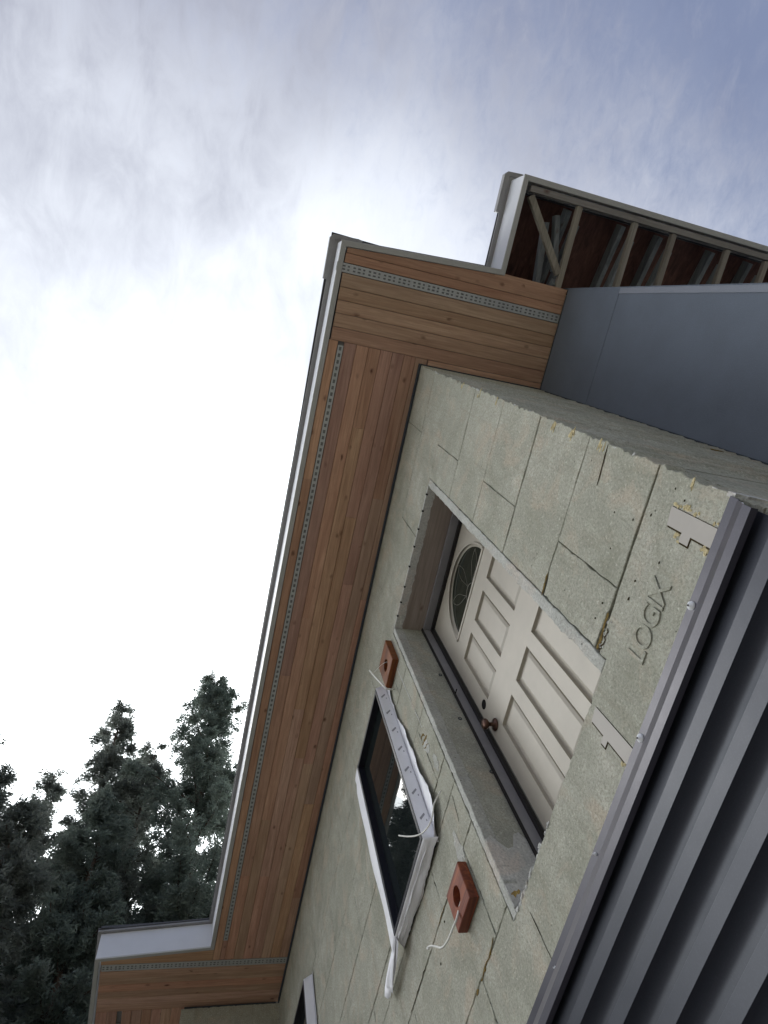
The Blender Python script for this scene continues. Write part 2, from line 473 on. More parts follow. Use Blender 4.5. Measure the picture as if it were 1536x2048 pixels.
for r in range(len(rows) - 1):
    z0, z1 = rows[r], rows[r + 1]
    odd = r % 2 == 0
    if z1 <= .36:            # behind the siding: one hidden course at a time
        block(rect(XF, XC, z0, z1)); continue
    above = z0 > DZ1 - .02
    below = z1 < DZ0
    if above or below:
        xs = [XF] + sorted([-.62 - .61 * k for k in ((1, 3, 5, 7, 9) if not odd else (0, 2, 4, 6, 8))]) + [XC]
        if below and z1 > 1.1: xs = [XF, -5.5, -4.28, -3.5, -2.29, -.61, XC]
    else:
        near = [-.617] if odd else []
        if abs(z0 - 1.163) < .01:      # the course that holds the sill
            o = [(-2.293 + G, z0 + G), (XC, z0 + G), (XC, z1 - G), (SN + .003, z1 - .012), (SN + .003, DZ0), (DX1, DZ0),
                 (DX0, DZ0), (SF, DZ0), (SF, z1 - G), (-2.293 + G, z1 - G)]
            block(o, amp=[.001, ragged, .0012, .004, .001, .002, .0035, .001, .001, .001], lab='foam block under the sill with its top edge cut ragged')
            MB().box(XC - .07, XC - .001, YW + .064, YW + CD, z0 + G, z1 - G).build('foam_block', FOAM, foam)
            for x0, x1 in ((-3.5, -2.293), (-4.72, -3.5), (-5.94, -4.72), (XF, -5.94)):
                block(rect(x0, x1, z0, z1))
            continue
        edges = [SN] + near + [XC]
        for x0, x1 in zip(edges[:-1], edges[1:]):
            c = rect(x0, x1, z0, z1, gx1=0 if x1 == XC else G)
            if abs(z0 - 1.567) < .01 and x1 == -.617:      # chipped lower and upper edge beside the sill
                c = [(SN + G, z0 + .013), (-.735, z0 + .010), (-.69, z0 + G), (-.617 - G, z0 + G), (-.617 - G, z1 - G), (-.74, z1 - G), (-.80, z1 - .013), (SN + G, z1 - .016)]
                block(c, lab='foam block with chipped edges beside the door sill'); continue
            am = [.0012, ragged if x1 == XC else .001, .0012, .001]
            block(c, depth=CD if x1 == XC else .066, amp=am)
        if z1 > 3.5: xs = [XF, -5.5, -4.27, -3.06, -2.13, SF]
        elif odd: xs = [XF, -5.5, -4.27, -3.06, -2.075, SF]
        else: xs = [XF, -4.88, -3.66, SF]
        if 1.9 < z0 < 2.0: xs = [XF, -4.88, -3.66, -2.44, SF]
        for x0, x1 in zip(xs[:-1], xs[1:]):
            for a, b_, c, d in cut(x0, x1, z0, z1):
                if b_ - a > .02 and d - c > .02: block(rect(a, b_, c, d))
        continue
    for x0, x1 in zip(xs[:-1], xs[1:]):
        for a, b_, c, d in cut(x0, x1, z0, z1):
            if b_ - a > .02 and d - c > .02:
                last = b_ == XC
                zb = DZ1 + .004 if (above and z0 < DZ1 + .1 and SF < (a + b_) / 2) else c
                block(rect(a, b_, c, d, gx1=0 if last else G), depth=CD if last else .066, amp=[.0012, ragged if last else .001, .0012, .001])
# strips round the opening (crushed, speckled cut edge)
def strip_v(x0, x1, z0, z1, lab):
    o = block([(x0, z0), (x1, z0), (x1, z1), (x0, z1)], FOAM_EDGE, .055, YW + .001, [.001, .0014, .001, .0016], 'opening_edge_strip', lab=lab)
strip_v(DX1 + .0, SN - .003, DZ0 + .002, DZ1 + .01, 'speckled edge strip beside the door on the side near the corner')
strip_v(SF + .003, DX0, DZ0 + .0, DZ1 + .01, 'speckled edge strip beside the door on the window side')
# concrete core behind the blocks (dark in the joints) and its pieces round the openings
core = MB()
Y0, Y1 = YW + .068, YW + .23
for a, b_, c, d in ((XF, VX0, -1.58, 4.37), (VX0, VX1, -1.58, VZ0), (VX0, VX1, VZ1, 4.37), (VX1, WX0, -1.58, 4.37), (WX0, WX1, -1.58, WZ0), (WX0, WX1, WZ1, 4.37),
                    (WX1, DX0 - .002, -1.58, 4.37), (DX0 - .002, DX1 + .002, -1.58, DZ0 - .01), (DX0 - .002, DX1 + .002, DZ1 + .04, 4.37), (DX1 + .002, -.625, -1.58, 4.37)):
    core.box(a, b_, Y0, Y1, c, d)
core.build('concrete_core', plain_mat('concrete', (.20, .17, .12), .9, .1, .3, 10), foam)
# reveal of the opening
rv = MB().box(DX0 - .05, DX0, YW + .057, 1.415, DZ0, DZ1 + .03)
rv.build('opening_reveal', FOAM_REVEAL, foam)
MB().box(DX1, DX1 + .04, YW + .057, 1.415, DZ0, DZ1 + .03).build('opening_reveal', FOAM_REVEAL, foam)
# pale scuffed lower part of the reveal
pt = [(YW + .003, 1.53), (1.405, 1.53)] + [(1.405 - .19 * i / 7, 1.83 + .05 * math.sin(i * 1.3) - .02 * i / 7 + random.uniform(-.012, .012)) for i in range(8)]
MB().prism(pt, lambda y, z: (DX0 + .0015, y, z), lambda y, z: (DX0 - .02, y, z)).build('scuffed_patch', FOAM_WHITE, foam)
MB().box(DX0 + .0, DX1, YW + .003, 1.415, DZ0 - .05, DZ0 - .002).build('sill', FOAM_REVEAL, foam)
# head: pale foam lip with a ragged back edge, then the wooden buck
hp = [(DX0 + .0, YW - .001), (DX1, YW - .001)] + [(DX1 - (DX1 - DX0) * i / 44, YW + .054 + random.uniform(-.005, .004)) for i in range(45)]
MB().prism(hp, lambda x, y: (x, y, DZ1 - .001), lambda x, y: (x, y, DZ1 + .010)).build('head_lip', FOAM_WHITE, foam)
for i in range(8):
    x = DX0 + .07 + i * .125 + random.uniform(-.02, .02)
    MB().box(x, x + .012, YW - .0025, YW + .008, DZ1 - .002, DZ1 + .010).build('notch', DARK, foam)
MB().box(DX0, DX1, YW + .040, 1.415, DZ1 + .0012, DZ1 + .035).build('head_buck', BUCK, foam)
for y, z in ((1.378, 3.041), (1.366, 2.627), (1.396, 2.229)):
    m = MB(); n = 14
    pr = [(y + .011 * math.cos(2 * math.pi * k / n), z + .011 * math.sin(2 * math.pi * k / n)) for k in range(n)]
    pi_ = [(y + .006 * math.cos(2 * math.pi * k / n), z + .006 * math.sin(2 * math.pi * k / n)) for k in range(n)]
    X = DX0 + .003
    v = [(X, *p) for p in pr] + [(X, *p) for p in pi_] + [(X - .006, *p) for p in pr]
    f = [(k, (k + 1) % n, n + (k + 1) % n, n + k) for k in range(n)] + [(k, (k + 1) % n, 2 * n + (k + 1) % n, 2 * n + k) for k in range(n)]
    m.add(v, f).build('washer', BITUMEN, foam)
# grooves scored beside the opening and torn patches
def groove(pts, w=.0035, mat=DARK, name='scored_line'):
    m = MB(); v = []; n = len(pts)
    for i, (x, z) in enumerate(pts):
        a = pts[max(i - 1, 0)]; b_ = pts[min(i + 1, n - 1)]
        L = math.hypot(b_[0] - a[0], b_[1] - a[1]); nx, nz = -(b_[1] - a[1]) / L, (b_[0] - a[0]) / L
        ww = w * random.uniform(.4, 1.3) * (.3 if i in (0, n - 1) else 1)
        v += [(x + nx * ww, YW - .0016, z + nz * ww), (x - nx * ww, YW - .0016, z - nz * ww)]
    m.add(v, [(2 * i, 2 * i + 1, 2 * i + 3, 2 * i + 2) for i in range(n - 1)])
    return m.build(name, mat, foam, solid=.0012)
CRACK = plain_mat('crack_shadow', (.045, .034, .018), .95, .05, .5, 40)
def line(a, b_, w=.0016, n=9, amp=.002, mat=CRACK, name='scored_line'):
    return groove([(a[0] + (b_[0] - a[0]) * i / n + random.gauss(0, amp), a[1] + (b_[1] - a[1]) * i / n + random.gauss(0, amp)) for i in range(n + 1)], w, mat, name)
line((-1.797, 1.44), (-1.795, 1.27), .0018, 9, .0008)
line((-2.045, 3.45), (-2.02, 2.72), .0028, 12, .0008, FOAM_WHITE, 'pale_scored_line')
line((-.217, 1.848), (-.36, 1.838), .0028, 7, .0008)
line((-1.99, 2.19), (-2.02, 2.06), .0011, 9, .0008)
for x, z, w, h in ((-2.05, 2.60, .035, .06), (-2.105, 2.00, .040, .085), (-2.02, 2.45, .028, .06)):
    pts = [(x + w * math.cos(t) * random.uniform(.55, 1.15), z + h * math.sin(t) * random.uniform(.6, 1.15)) for t in [2 * math.pi * k / 26 for k in range(26)]]
    MB().prism(pts, lambda a, b_: (a, YW - .0020, b_), lambda a, b_: (a, YW + .01, b_)).build('torn_patch', FOAM_EDGE, foam)
line((-2.075, 2.70), (-2.015, 2.66), .006, 6, .004, BROWNFOAM, 'gouge')
line((-2.085, 2.66), (-2.01, 2.635), .007, 6, .004, BROWNFOAM, 'gouge')
line((-2.08, 2.62), (-2.015, 2.60), .004, 6, .004, BROWNFOAM, 'gouge')
line((-1.86, 1.56), (-1.80, 1.52), .009, 6, .003, BROWNFOAM, 'gouge')
# wide cracks: joint opened up beside the sill
line((SN + .004, 1.557), (-.70, 1.566), .006, 12, .002, BROWNFOAM, 'open_crack')
line((SN + .004, 1.545), (-.745, 1.540), .003, 10, .004, CRACK, 'open_crack')
line((-.84, 1.964), (-.75, 1.970), .005, 6, .001, BROWNFOAM, 'open_crack')
line((-2.10, 1.575), (-2.31, 1.556), .003, 14, .0035, BROWNFOAM, 'open_crack')
line((-2.40, 1.968), (-2.52, 1.972), .003, 8, .0025, BROWNFOAM, 'open_crack')
line((-2.78, 1.972), (-3.1, 1.972), .002, 12, .002, CRACK, 'open_crack')
line((-2.6, 1.568), (-3.1, 1.567), .0016, 14, .002, CRACK, 'open_crack')
for x, z, rr in ((-2.163, 1.567, .012), (-2.245, 1.565, .014), (-2.36, 1.56, .016), (-2.62, 1.86, .008), (-2.46, 1.935, .007), (-.62, 1.50, .006), (-.40, 1.60, .005), (-.36, 1.53, .004),
                 (-.47, 1.43, .004), (-.56, 1.50, .004), (-.28, 1.42, .004), (-.26, 1.47, .003), (-.75, 1.62, .004), (-.69, 1.61, .004), (-.41, 1.70, .0035), (-.52, 1.66, .0035)):
    pts = [(x + rr * math.cos(t) * random.uniform(.6, 1.2), z + rr * .6 * math.sin(t) * random.uniform(.6, 1.2)) for t in [2 * math.pi * k / 9 for k in range(9)]]
    MB().prism(pts, lambda a, b_: (a, YW - .0018, b_), lambda a, b_: (a, YW + .004, b_)).build('pit', CRACK if rr < .01 else BROWNFOAM, foam)
# exposed plastic furring tabs
def tab(poly, lab):
    o = MB().prism(poly, lambda a, b_: (a, YW - .0024, b_), lambda a, b_: (a, YW + .01, b_)).build('furring_tab', TAB, foam); o['label'] = lab
    rim = [(a + (.005 if a < sum(p[0] for p in poly) / len(poly) else -.001) * -1, b_ - .003) for a, b_ in poly]
    MB().prism(rim, lambda a, b_: (a, YW - .0016, b_), lambda a, b_: (a, YW + .01, b_)).build('tab_recess_shadow', CRACK, foam)  # dark rim painted as the shadow edge of the tab's recess
tab([(-.362, 1.25), (-.308, 1.25), (-.308, 1.458), (-.362, 1.451), (-.362, 1.386), (-.388, 1.386), (-.388, 1.350), (-.362, 1.350)], 'smooth tee shaped plastic tab nearest the wall corner')
tab([(-1.035, 1.25), (-.980, 1.25), (-.985, 1.475), (-1.035, 1.470), (-1.035, 1.40), (-1.06, 1.40), (-1.06, 1.375), (-1.035, 1.375)], 'smooth plastic tab under the door sill')
# raised word on the foam
cu = bpy.data.curves.new('raised_letters', 'FONT'); cu.body = 'LOGIX'; cu.size = .108; cu.extrude = .003; cu.space_character = .86
cu.align_x = 'CENTER'; cu.align_y = 'CENTER'; cu.fill_mode = 'BOTH'
cu.bevel_depth = .0008; cu.bevel_resolution = 1
to = bpy.data.objects.new('raised_letters', cu); col.objects.link(to)
bpy.context.view_layer.update()
me = bpy.data.meshes.new_from_object(to.evaluated_get(bpy.context.evaluated_depsgraph_get()))
bpy.data.objects.remove(to); me.materials.clear(); me.materials.append(FOAM)
to = bpy.data.objects.new('raised_letters', me); col.objects.link(to); to.parent = foam
fo = foam.location + house.location
to.location = Vector((-.635, YW - .0005, 1.385 + H)) - fo
to.rotation_euler = (math.radians(90), 0, 0)
to.scale = (.86, 1.0, 1.0)
to['label'] = 'raised moulded word LOGIX on the foam'
# crumbs of yellow spray foam along the corner and round the tabs
yb = MB()
def crumb(mb, c, r, flat=.4):
    pts = []; n1, n2 = 7, 4
    for i in range(n2 + 1):
        ph = math.pi * i / n2
        for k in range(n1):
            t = 2 * math.pi * k / n1; q = random.uniform(.65, 1.2)
            pts.append((c[0] + r[0] * math.sin(ph) * math.cos(t) * q, c[1] + r[1] * math.cos(ph) * q, c[2] + r[2] * math.sin(ph) * math.sin(t) * q))
    mb.add(pts, [(i * n1 + k, i * n1 + (k + 1) % n1, (i + 1) * n1 + (k + 1) % n1, (i + 1) * n1 + k) for i in range(n2) for k in range(n1)])
for zz, L, k in ((3.40, .05, 4), (3.12, .03, 4), (2.86, .05, 3), (2.24, .04, 9), (2.10, .045, 9), (1.885, .03, 7), (1.40, .02, 2)):
    for _ in range(k):
        crumb(yb, (XC - random.uniform(.002, .035), YW + .001, zz + random.uniform(-.02, .02)), (random.uniform(.006, .022), .004, random.uniform(.003, .008)))
for x0, x1, z0, z1, k in ((-.305, -.288, 1.27, 1.45, 15), (-.39, -.37, 1.385, 1.41, 5), (-.385, -.365, 1.28, 1.31, 6), (-1.05, -1.04, 1.28, 1.32, 3)):
    for _ in range(k):
        crumb(yb, (random.uniform(x0, x1), YW + .001, random.uniform(z0, z1)), (random.uniform(.004, .009), .004, random.uniform(.004, .012)))
tag(yb.build('spray_foam_crumbs', YFOAM, foam), kind='stuff')
wb = MB()
for _ in range(70):
    xx = DX0 + .01 + abs(random.gauss(0, .28)); 
    if xx > -1.15: continue
    crumb(wb, (xx, YW + random.uniform(-.001, .012), DZ0 + random.uniform(-.006, .003)), (random.uniform(.004, .018), .004, random.uniform(.003, .008)))
for _ in range(26):
    t = random.random(); crumb(wb, (XC - random.uniform(0, .006), YW + random.uniform(-.001, .004), 1.3 + 2.9 * t), (random.uniform(.002, .006), .003, random.uniform(.004, .014)))
for _ in range(16):
    crumb(wb, (random.uniform(SN, -.72), YW + .001, 1.55 + random.uniform(-.012, .012)), (random.uniform(.003, .008), .003, random.uniform(.002, .005)))
tag(wb.build('foam_crumbs', FOAM_WHITE, foam), kind='stuff')
# white crushed lip of the corner beside the siding
wm = MB(); pts = []
for i in range(10):
    t = i / 9
    pts.append((YW - .004 + .11 * t + random.uniform(-.004, .004), 1.285 - .05 * t + random.uniform(-.006, .010)))
low = [(p[0] + .005, p[1] - .018 - random.uniform(0, .012)) for p in pts][::-1]
wm.prism(pts + low, lambda y, z: (XC + .005, y, z), lambda y, z: (XC - .008, y, z))
wm.build('crushed_white_edge', FOAM_WHITE, foam)
# dirt spot and joint on the side face
MB().box(XC - .002, XC + .004, 2.02, 2.065, 2.30, 2.345).build('stain_block', BROWNFOAM, foam)

# ---- wing wall that steps out at the far end
wing = empty('wing_wall', (XF, .7, 0), house)
for r in range(len(rows) - 1):
    z0, z1 = rows[r], rows[r + 1]
    z1 = min(z1, 4.345)
    ys = [.27, .88, YW - .001] if r % 2 else [.27, YW - .001]
    for a, b_ in zip(ys[:-1], ys[1:]):
        block([(a + G, z0 + G), (b_ - G, z0 + G), (b_ - G, z1 - G), (a + G, z1 - G)], y=XF, depth=-2.6, parent=wing, inset=-.002, fmap=lambda p, q, d: (d, p, q))
MB().box(XF - 2.4, XF - .03, .30, YW - .03, 4.3, 4.379).build('top_plate', BITUMEN, wing)

# ---- slate panel wall, set back
pw = empty('panel_wall', (.2, YP, 0), house)
MB().box(XC - .6, XP - .002, YP + .012, YP + .2, -1.58, 5.0).build('backing', DARK, pw)
MB().box(XC + .0, XP, YP, YP + .011, 3.697, 4.379).build('wall_panel', PANEL, pw, bevel=.0015)
MB().box(XC + .0, XP, YP, YP + .011, 1.25, 3.693).build('wall_panel', PANEL, pw, bevel=.0015)
MB().box(XC + .0, XP, YP, YP + .011, -1.58, 1.246).build('wall_panel', PANEL, pw, bevel=.0015)
MB().box(XP - .03, XP + .004, YP - .005, YP - .0005, -1.58, 3.69).build('corner_trim', PANEL_TRIM, pw, bevel=.001)
MB().box(XP + .001, XP + .012, YP + .004, YP + 6, -1.58, 4.5).build('end_wall_panel', PANEL, pw)
MB().box(XC - .001, XC + .006, YP - .006, YP - .0005, -1.58, 4.37).build('corner_dark_strip', BITUMEN, pw)  # thin dark strip down the inner corner

# ---- wall top trim between foam and soffit
MB().box(XF, XC + .004, YW - .014, YW - .0025, 4.345, 4.3785).build('wall_top_trim', BITUMEN, house)
MB().box(XC + .001, XC + .012, YW - .013, YP - .01, 4.35, 4.3785).build('wall_top_trim', BITUMEN, house)

# ---- soffit boards and vent strips
VENTBACK = plain_mat('vent_backing_grey', (.20, .205, .20), .8)
sof = empty('soffit', (-3, .8, H + ZS), house)
sk = .009
BT = .019
def wob(n=1): return random.uniform(-.0008, .0008)
def board(x0, x1, y0, y1, mat, skew=0.0, g=.0013):
    z = ZS + random.uniform(0, .0022)
    v = []
    for zz in (z, z + BT):
        for x, y in ((x0, y0), (x1, y0), (x1, y1), (x0, y1)):
            v.append((x, y + skew * x, zz))
    # tiny chamfer on the long edges so that joints read
    c = .0022; along_x = (x1 - x0) > (y1 - y0)
    def P(x, y, zz): return (x, y + skew * x, zz)
    if along_x:
        ring = [(y0 + g, z + c), (y0 + g + c, z), (y1 - g - c, z), (y1 - g, z + c), (y1 - g, z + BT), (y0 + g, z + BT)]
        m = MB().prism(ring, lambda y, zz: P(x0 + .0006, y, zz), lambda y, zz: P(x1 - .0006, y, zz))
    else:
        ring = [(x0 + g, z + c), (x0 + g + c, z), (x1 - g - c, z), (x1 - g, z + c), (x1 - g, z + BT), (x0 + g, z + BT)]
        m = MB().prism(ring, lambda x, zz: P(x, y0 + .0006, zz), lambda x, zz: P(x, y1 - .0006, zz))
    return m.build('soffit_board', mat, sof)
def splits(a, b_, first=None):
    xs = [a]; x = a + random.uniform(.6, 2.4)
    while x < b_ - .5: xs.append(x); x += random.uniform(1.4, 3.0)
    return xs + [b_]
# main run (grain along x), seen from the fascia towards the wall
ycuts = [.540, .605, .648, .735, .822, .909, .996, 1.083, 1.17, 1.257]
for i in range(len(ycuts) - 1):
    if i == 1: continue                                   # vent strip
    xs = splits(-5.97, -.165)
    for a, b_ in zip(xs[:-1], xs[1:]): board(a, b_, ycuts[i], ycuts[i + 1], WOOD_X, sk)
# near end (grain along y)
xc = [-.165, -.075, .015, .10, .185, .275, .338, .40, .475]
for i in range(len(xc) - 1):
    if abs(xc[i] - .275) < .01: continue
    if xc[i] < XC: pass
    if i == len(xc) - 2: continue
    board(xc[i], xc[i + 1], .548, 2.16, WOOD_Y)
board(-.245, -.1655, 1.262, 2.16, WOOD_Y)
tp = [(.4013, .552), (.432, .552), (.497, 1.63), (.512, 1.632), (.512, 2.16), (.4013, 2.16)]
MB().prism(tp, lambda x, y: (x, y, ZS + .001), lambda x, y: (x, y, ZS + BT)).build('soffit_board', WOOD_Y, sof)
tp = [(-5.972, -.50), (-5.932, -.50), (-5.843, .50), (-5.843, .485), (-5.843, .535), (-5.972, .485)]
MB().prism([(-5.972, -.50), (-5.930, -.50), (-5.840, .484), (-5.972, .484)], lambda x, y: (x, y, ZS + .001), lambda x, y: (x, y, ZS + BT)).build('soffit_board', WOOD_Y, sof)
board(-5.97, -5.725, ycuts[1], ycuts[2], WOOD_X, sk)
# a hand of boards between wall and slate wall, closing the corner
# far end (grain along y)
xs_ = -5.97; fx = [xs_]
while fx[-1] > -9: fx.append(fx[-1] - .088)
for i in range(len(fx) - 1):
    a, b_ = fx[i + 1], fx[i]
    if i == 0: continue
    if i == 1 or a < -6.62: pass
    y1 = 1.25 if b_ > XF else 1.25
    board(a, b_, -.50, y1, WOOD_Y)
    if a < XF - .03: break
ylast = [-.50, -.40, -.31, -.268, -.18, -.09, 0, .09, .18, .30]
for i in range(len(ylast) - 1):
    if i == 2: continue
    board(-9.2, a, ylast[i], ylast[i + 1], WOOD_X)
def vent(x0, x1, y0, y1, skew=0.0, lab=None):
    m = MB(); z = ZS - .0015; zt = z + .003
    def bx(a, b_, c, d):
        v = [(x, y + skew * x, zz) for x in (a, b_) for y in (c, d) for zz in (z, zt)]
        m.add(v, [(0, 1, 3, 2), (4, 6, 7, 5), (0, 4, 5, 1), (2, 3, 7, 6), (0, 2, 6, 4), (1, 5, 7, 3)])
    if x1 - x0 > y1 - y0:
        w = (y1 - y0) * .27
        bx(x0, x1, y0, y0 + w); bx(x0, x1, y1 - w, y1)
        n = int((x1 - x0) / .045); s_ = (x1 - x0) / n
        for i in range(n + 1): bx(max(x0, x0 + i * s_ - .010), min(x1, x0 + i * s_ + .010), y0 + w, y1 - w)
    else:
        w = (x1 - x0) * .22
        bx(x0, x0 + w, y0, y1); bx(x1 - w, x1, y0, y1); c = (x0 + x1) / 2; bx(c - .005, c + .005, y0, y1)
        n = int((y1 - y0) / .035); s_ = (y1 - y0) / n
        for i in range(n + 1):
            q = .010 if i % 3 else .016
            bx(x0 + w, c - .005, max(y0, y0 + i * s_ - q), min(y1, y0 + i * s_ + q * .5))
            bx(c + .005, x1 - w, max(y0, y0 + i * s_ - q), min(y1, y0 + i * s_ + q * .5))
    o = m.build('vent_strip', GALV, sof)
    q = .004; zb = ZS + .0035
    MB().add([(x0 + q, y0 + q + skew * x0, zb), (x1 - q, y0 + q + skew * x1, zb), (x1 - q, y1 - q + skew * x1, zb), (x0 + q, y1 - q + skew * x0, zb)], [(0, 1, 2, 3)]).build('vent_backing', VENTBACK, sof)  # plain grey sheet added behind the slots so they look less dark
    if lab: o['label'] = lab
vent(-5.72, -.19, .608, .645, sk, 'long perforated metal vent strip along the main eave')
vent(.278, .335, .50, 2.155, 0, 'perforated metal vent strip at the near end of the eave')
vent(-6.052, -5.975, -.49, 1.20, 0, 'perforated vent strip across the far end of the eave')
vent(-9, -6.75, -.305, -.272, 0, 'short vent strip beyond the far step')
mk = MB().box(-9.3, -5.96, -.50, 1.3, ZS + .024, ZS + .03).box(-5.955, .43, .555, 1.3, ZS + .024, ZS + .03).box(-.22, .48, 1.305, 2.3, ZS + .024, ZS + .03)
mk.build('soffit_backing', plain_mat('soffit_backing_grey', (.26, .26, .25), .9), sof)

# ---- fascia, roof edge and roof
roof = empty('roof', (-3, 1, H + ZS + .2), house)
FH = .24
outl = [(1.165, 8.0), (1.146, 1.631), (.535, 1.631), (.470, .506), (-5.80, .448), (-5.895, -.553), (-9.3, -.58)]
def off_poly(pts, d):
    res = []
    for i, p in enumerate(pts):
        n_ = []
        for a, b_ in ((i - 1, i), (i, i + 1)):
            if a < 0 or b_ >= len(pts): continue
            q0, q1 = Vector(pts[a]), Vector(pts[b_]); e = (q1 - q0).normalized(); n_.append(Vector((-e.y, e.x)))
        if len(n_) == 1: o_ = n_[0] * d
        else:
            s_ = (n_[0] + n_[1]).normalized(); o_ = s_ * (d / max(.3, s_.dot(n_[0])))
        res.append((p[0] + o_.x, p[1] + o_.y))
    return res
# left of the walking direction = outside?  (walk goes -y, -x: outside is on the right) -> negative offset is outside
inn = off_poly(outl, -.036) if False else None
test = off_poly(outl, .036)
inside = test if test[1][0] < outl[1][0] else off_poly(outl, -.036)
sgn = 1 if test[1][0] < outl[1][0] else -1
def band(i, o_out, o_in, z0, z1, name, mat, bevel=.002, lab=None, cutb=0):
    A = off_poly(outl, sgn * o_out) if o_out else outl
    B = off_poly(outl, sgn * o_in)
    m = MB()
    ring = [A[i], A[i + 1], B[i + 1], B[i]]
    m.prism(ring, lambda x, y: (x, y, z0), lambda x, y: (x, y, z1))
    o = m.build(name, mat, roof, bevel=bevel)
    if lab: o['label'] = lab
for i in range(len(outl) - 1):
    band(i, 0.0, .036, ZS - .004, ZS + .010, 'fascia_bottom_lip', LIP)
    band(i, .003, .033, ZS + .0105, ZS + FH, 'fascia_board', WHITE)
    band(i, .034, .0365, ZS + .0105, ZS + .05, 'fascia_back_leg', LIP, 0)
    # drip metal and roof covering beyond the fascia
    band(i, -.028, .05, ZS + FH + .001, ZS + FH + .018, 'drip_edge', DRIP)
    band(i, -.033, .06, ZS + FH + .019, ZS + FH + .034, 'roof_edge', ROOFM)
# corner caps, folded metal
def cap(x, y, lx, ly, lab):
    m = MB(); z0, z1 = ZS + FH - .004, ZS + FH + .045
    t = .010
    p = [(x + .048, y - .034), (x + .026, y - .056), (x - lx, y - .056), (x - lx, y - .02), (x + .02, y - .02), (x + .02, y + ly), (x + .050, y + ly), (x + .055, y + ly - .03)]
    m.prism(p, lambda a, b_: (a, b_, z0), lambda a, b_: (a, b_, z1))
    o = m.build('ridge_corner_cap', DRIP, roof, bevel=.003); o['label'] = lab
cap(.470, .506, .25, .17, 'folded dark metal cap on the near roof corner')
cap(1.146, 1.631, .22, .10, 'folded dark metal cap on the outermost roof corner')
# roof sheathing: slopes up away from the eaves
rz = ZS + FH + .02
def slab(pts, name='roof_sheathing', mat=OSB, t=.02):
    n = len(pts)
    m = MB().add(list(pts) + [(x, y, z + t) for x, y, z in pts],
                 [tuple(range(n))[::-1], tuple(range(n, 2 * n))] + [(i, (i + 1) % n, n + (i + 1) % n, n + i) for i in range(n)])
    return m.build(name, mat, roof)
S = .30
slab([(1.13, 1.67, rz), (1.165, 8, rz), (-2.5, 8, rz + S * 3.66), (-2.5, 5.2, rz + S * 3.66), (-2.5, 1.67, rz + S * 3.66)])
slab([(-9.3, .46, rz + .001), (.53, .46, rz + .001), (.53, 5.0, rz + 1.1), (-9.3, 5.0, rz + 1.1)], mat=ROOFM)
slab([(-9.3, -.56, rz + .002), (-5.85, -.56, rz + .002), (-5.85, .47, rz + .05), (-9.3, .47, rz + .05)], mat=ROOFM)
slab([(-9.3, 5.0, rz + 1.1), (1.1, 5.0, rz + 1.1), (1.1, 9.0, rz + .9), (-9.3, 9.0, rz + .9)], mat=ROOFM)
# ---- open eave framing at the gable end
fr = empty('eave_framing', (.8, 3.0, H + ZS), house)
MB().beam((1.075, 1.70, ZS + .022), (1.092, 8, ZS + .022), .038, .040, ).build('ledger', LUMBER_Y, fr, bevel=.002)
ys = [2.09, 2.54, 2.865, 3.34, 3.70, 4.1, 4.5, 4.9]
for y in ys:
    MB().box(.30, 1.055, y - .020, y + .020, ZS + .006, ZS + .044).build('lookout', LUMBER_X, fr, bevel=.002)
BLUEL = wood_mat('weathered_truss_lumber', 0, (.24, .26, .265), (.33, .36, .36), (.13, .15, .155))
for y in ys:
    yy = y + .01
    MB().beam((1.06, yy, rz - .04), (-1.5, yy, rz - .04 + S * 2.56), .036, .085).build('truss_chord', BLUEL, fr)
    MB().beam((.95, yy + .02, ZS + .07), (-.10, yy + .02, rz + .20), .034, .07).build('truss_web', BLUEL, fr)
    MB().beam((.55, yy - .03, ZS + .05), (.10, yy - .03, rz + .24), .034, .06).build('truss_web', BLUEL, fr)
MB().beam((1.035, 1.72, ZS + .030), (.60, 2.07, ZS + .030), .045, .036).build('corner_brace', LUMBER_X, fr, bevel=.002)
MB().beam((.98, 1.98, ZS + .12), (.62, 2.06, ZS + .09), .036, .05).build('truss_web', BLUEL, fr)
MB().beam((.93, 1.93, ZS + .16), (.50, 2.0, ZS + .2), .036, .06).build('truss_web', BLUEL, fr)
MB().box(.44, .48, 1.66, 2.16, ZS + .03, ZS + .5).build('blocking', DARK, fr)

# ---- corrugated siding with its top flashing
sid = empty('metal_siding', (-3.4, 1.17, 0), house)
prof = [(1.203, 1.19)]
z = 1.19
zt = 1.079
while zt > -1.55:
    prof += [(1.203, zt + .016), (1.160, zt), (1.160, zt - .039), (1.175, zt - .043), (1.189, zt - .050), (1.198, zt - .060), (1.2025, zt - .074)]
    zt -= .116
prof += [(1.203, -1.57)]
def extr(prof, x0, x1, name, mat, lab=None, solid=.0015, n=1, parent=sid, smooth=False):
    m = MB(); k = len(prof)
    for j in range(n + 1):
        x = x0 + (x1 - x0) * j / n
        for y, zz in prof: m.v.append((x, y, zz))
    m.f = [(j * k + i, j * k + i + 1, (j + 1) * k + i + 1, (j + 1) * k + i) for j in range(n) for i in range(k - 1)]
    o = m.build(name, mat, parent, solid=solid, smooth=bool(smooth))
    if smooth == 'auto':
        kk = len(prof); A = o.data
        for e in A.edges:
            a, b_ = A.vertices[e.vertices[0]].co, A.vertices[e.vertices[1]].co
            if abs(a.x - b_.x) > 1 and min(abs(a.y + parent.location.y + house.location.y - t) for t in (1.160,)) < .0005: e.use_edge_sharp = True
    q = o.modifiers.new('edge', 'BEVEL'); q.width = .0022; q.segments = 2; q.limit_method = 'ANGLE'; q.angle_limit = math.radians(28); q.harden_normals = smooth == 'auto'
    if lab: o['label'] = lab
    return o
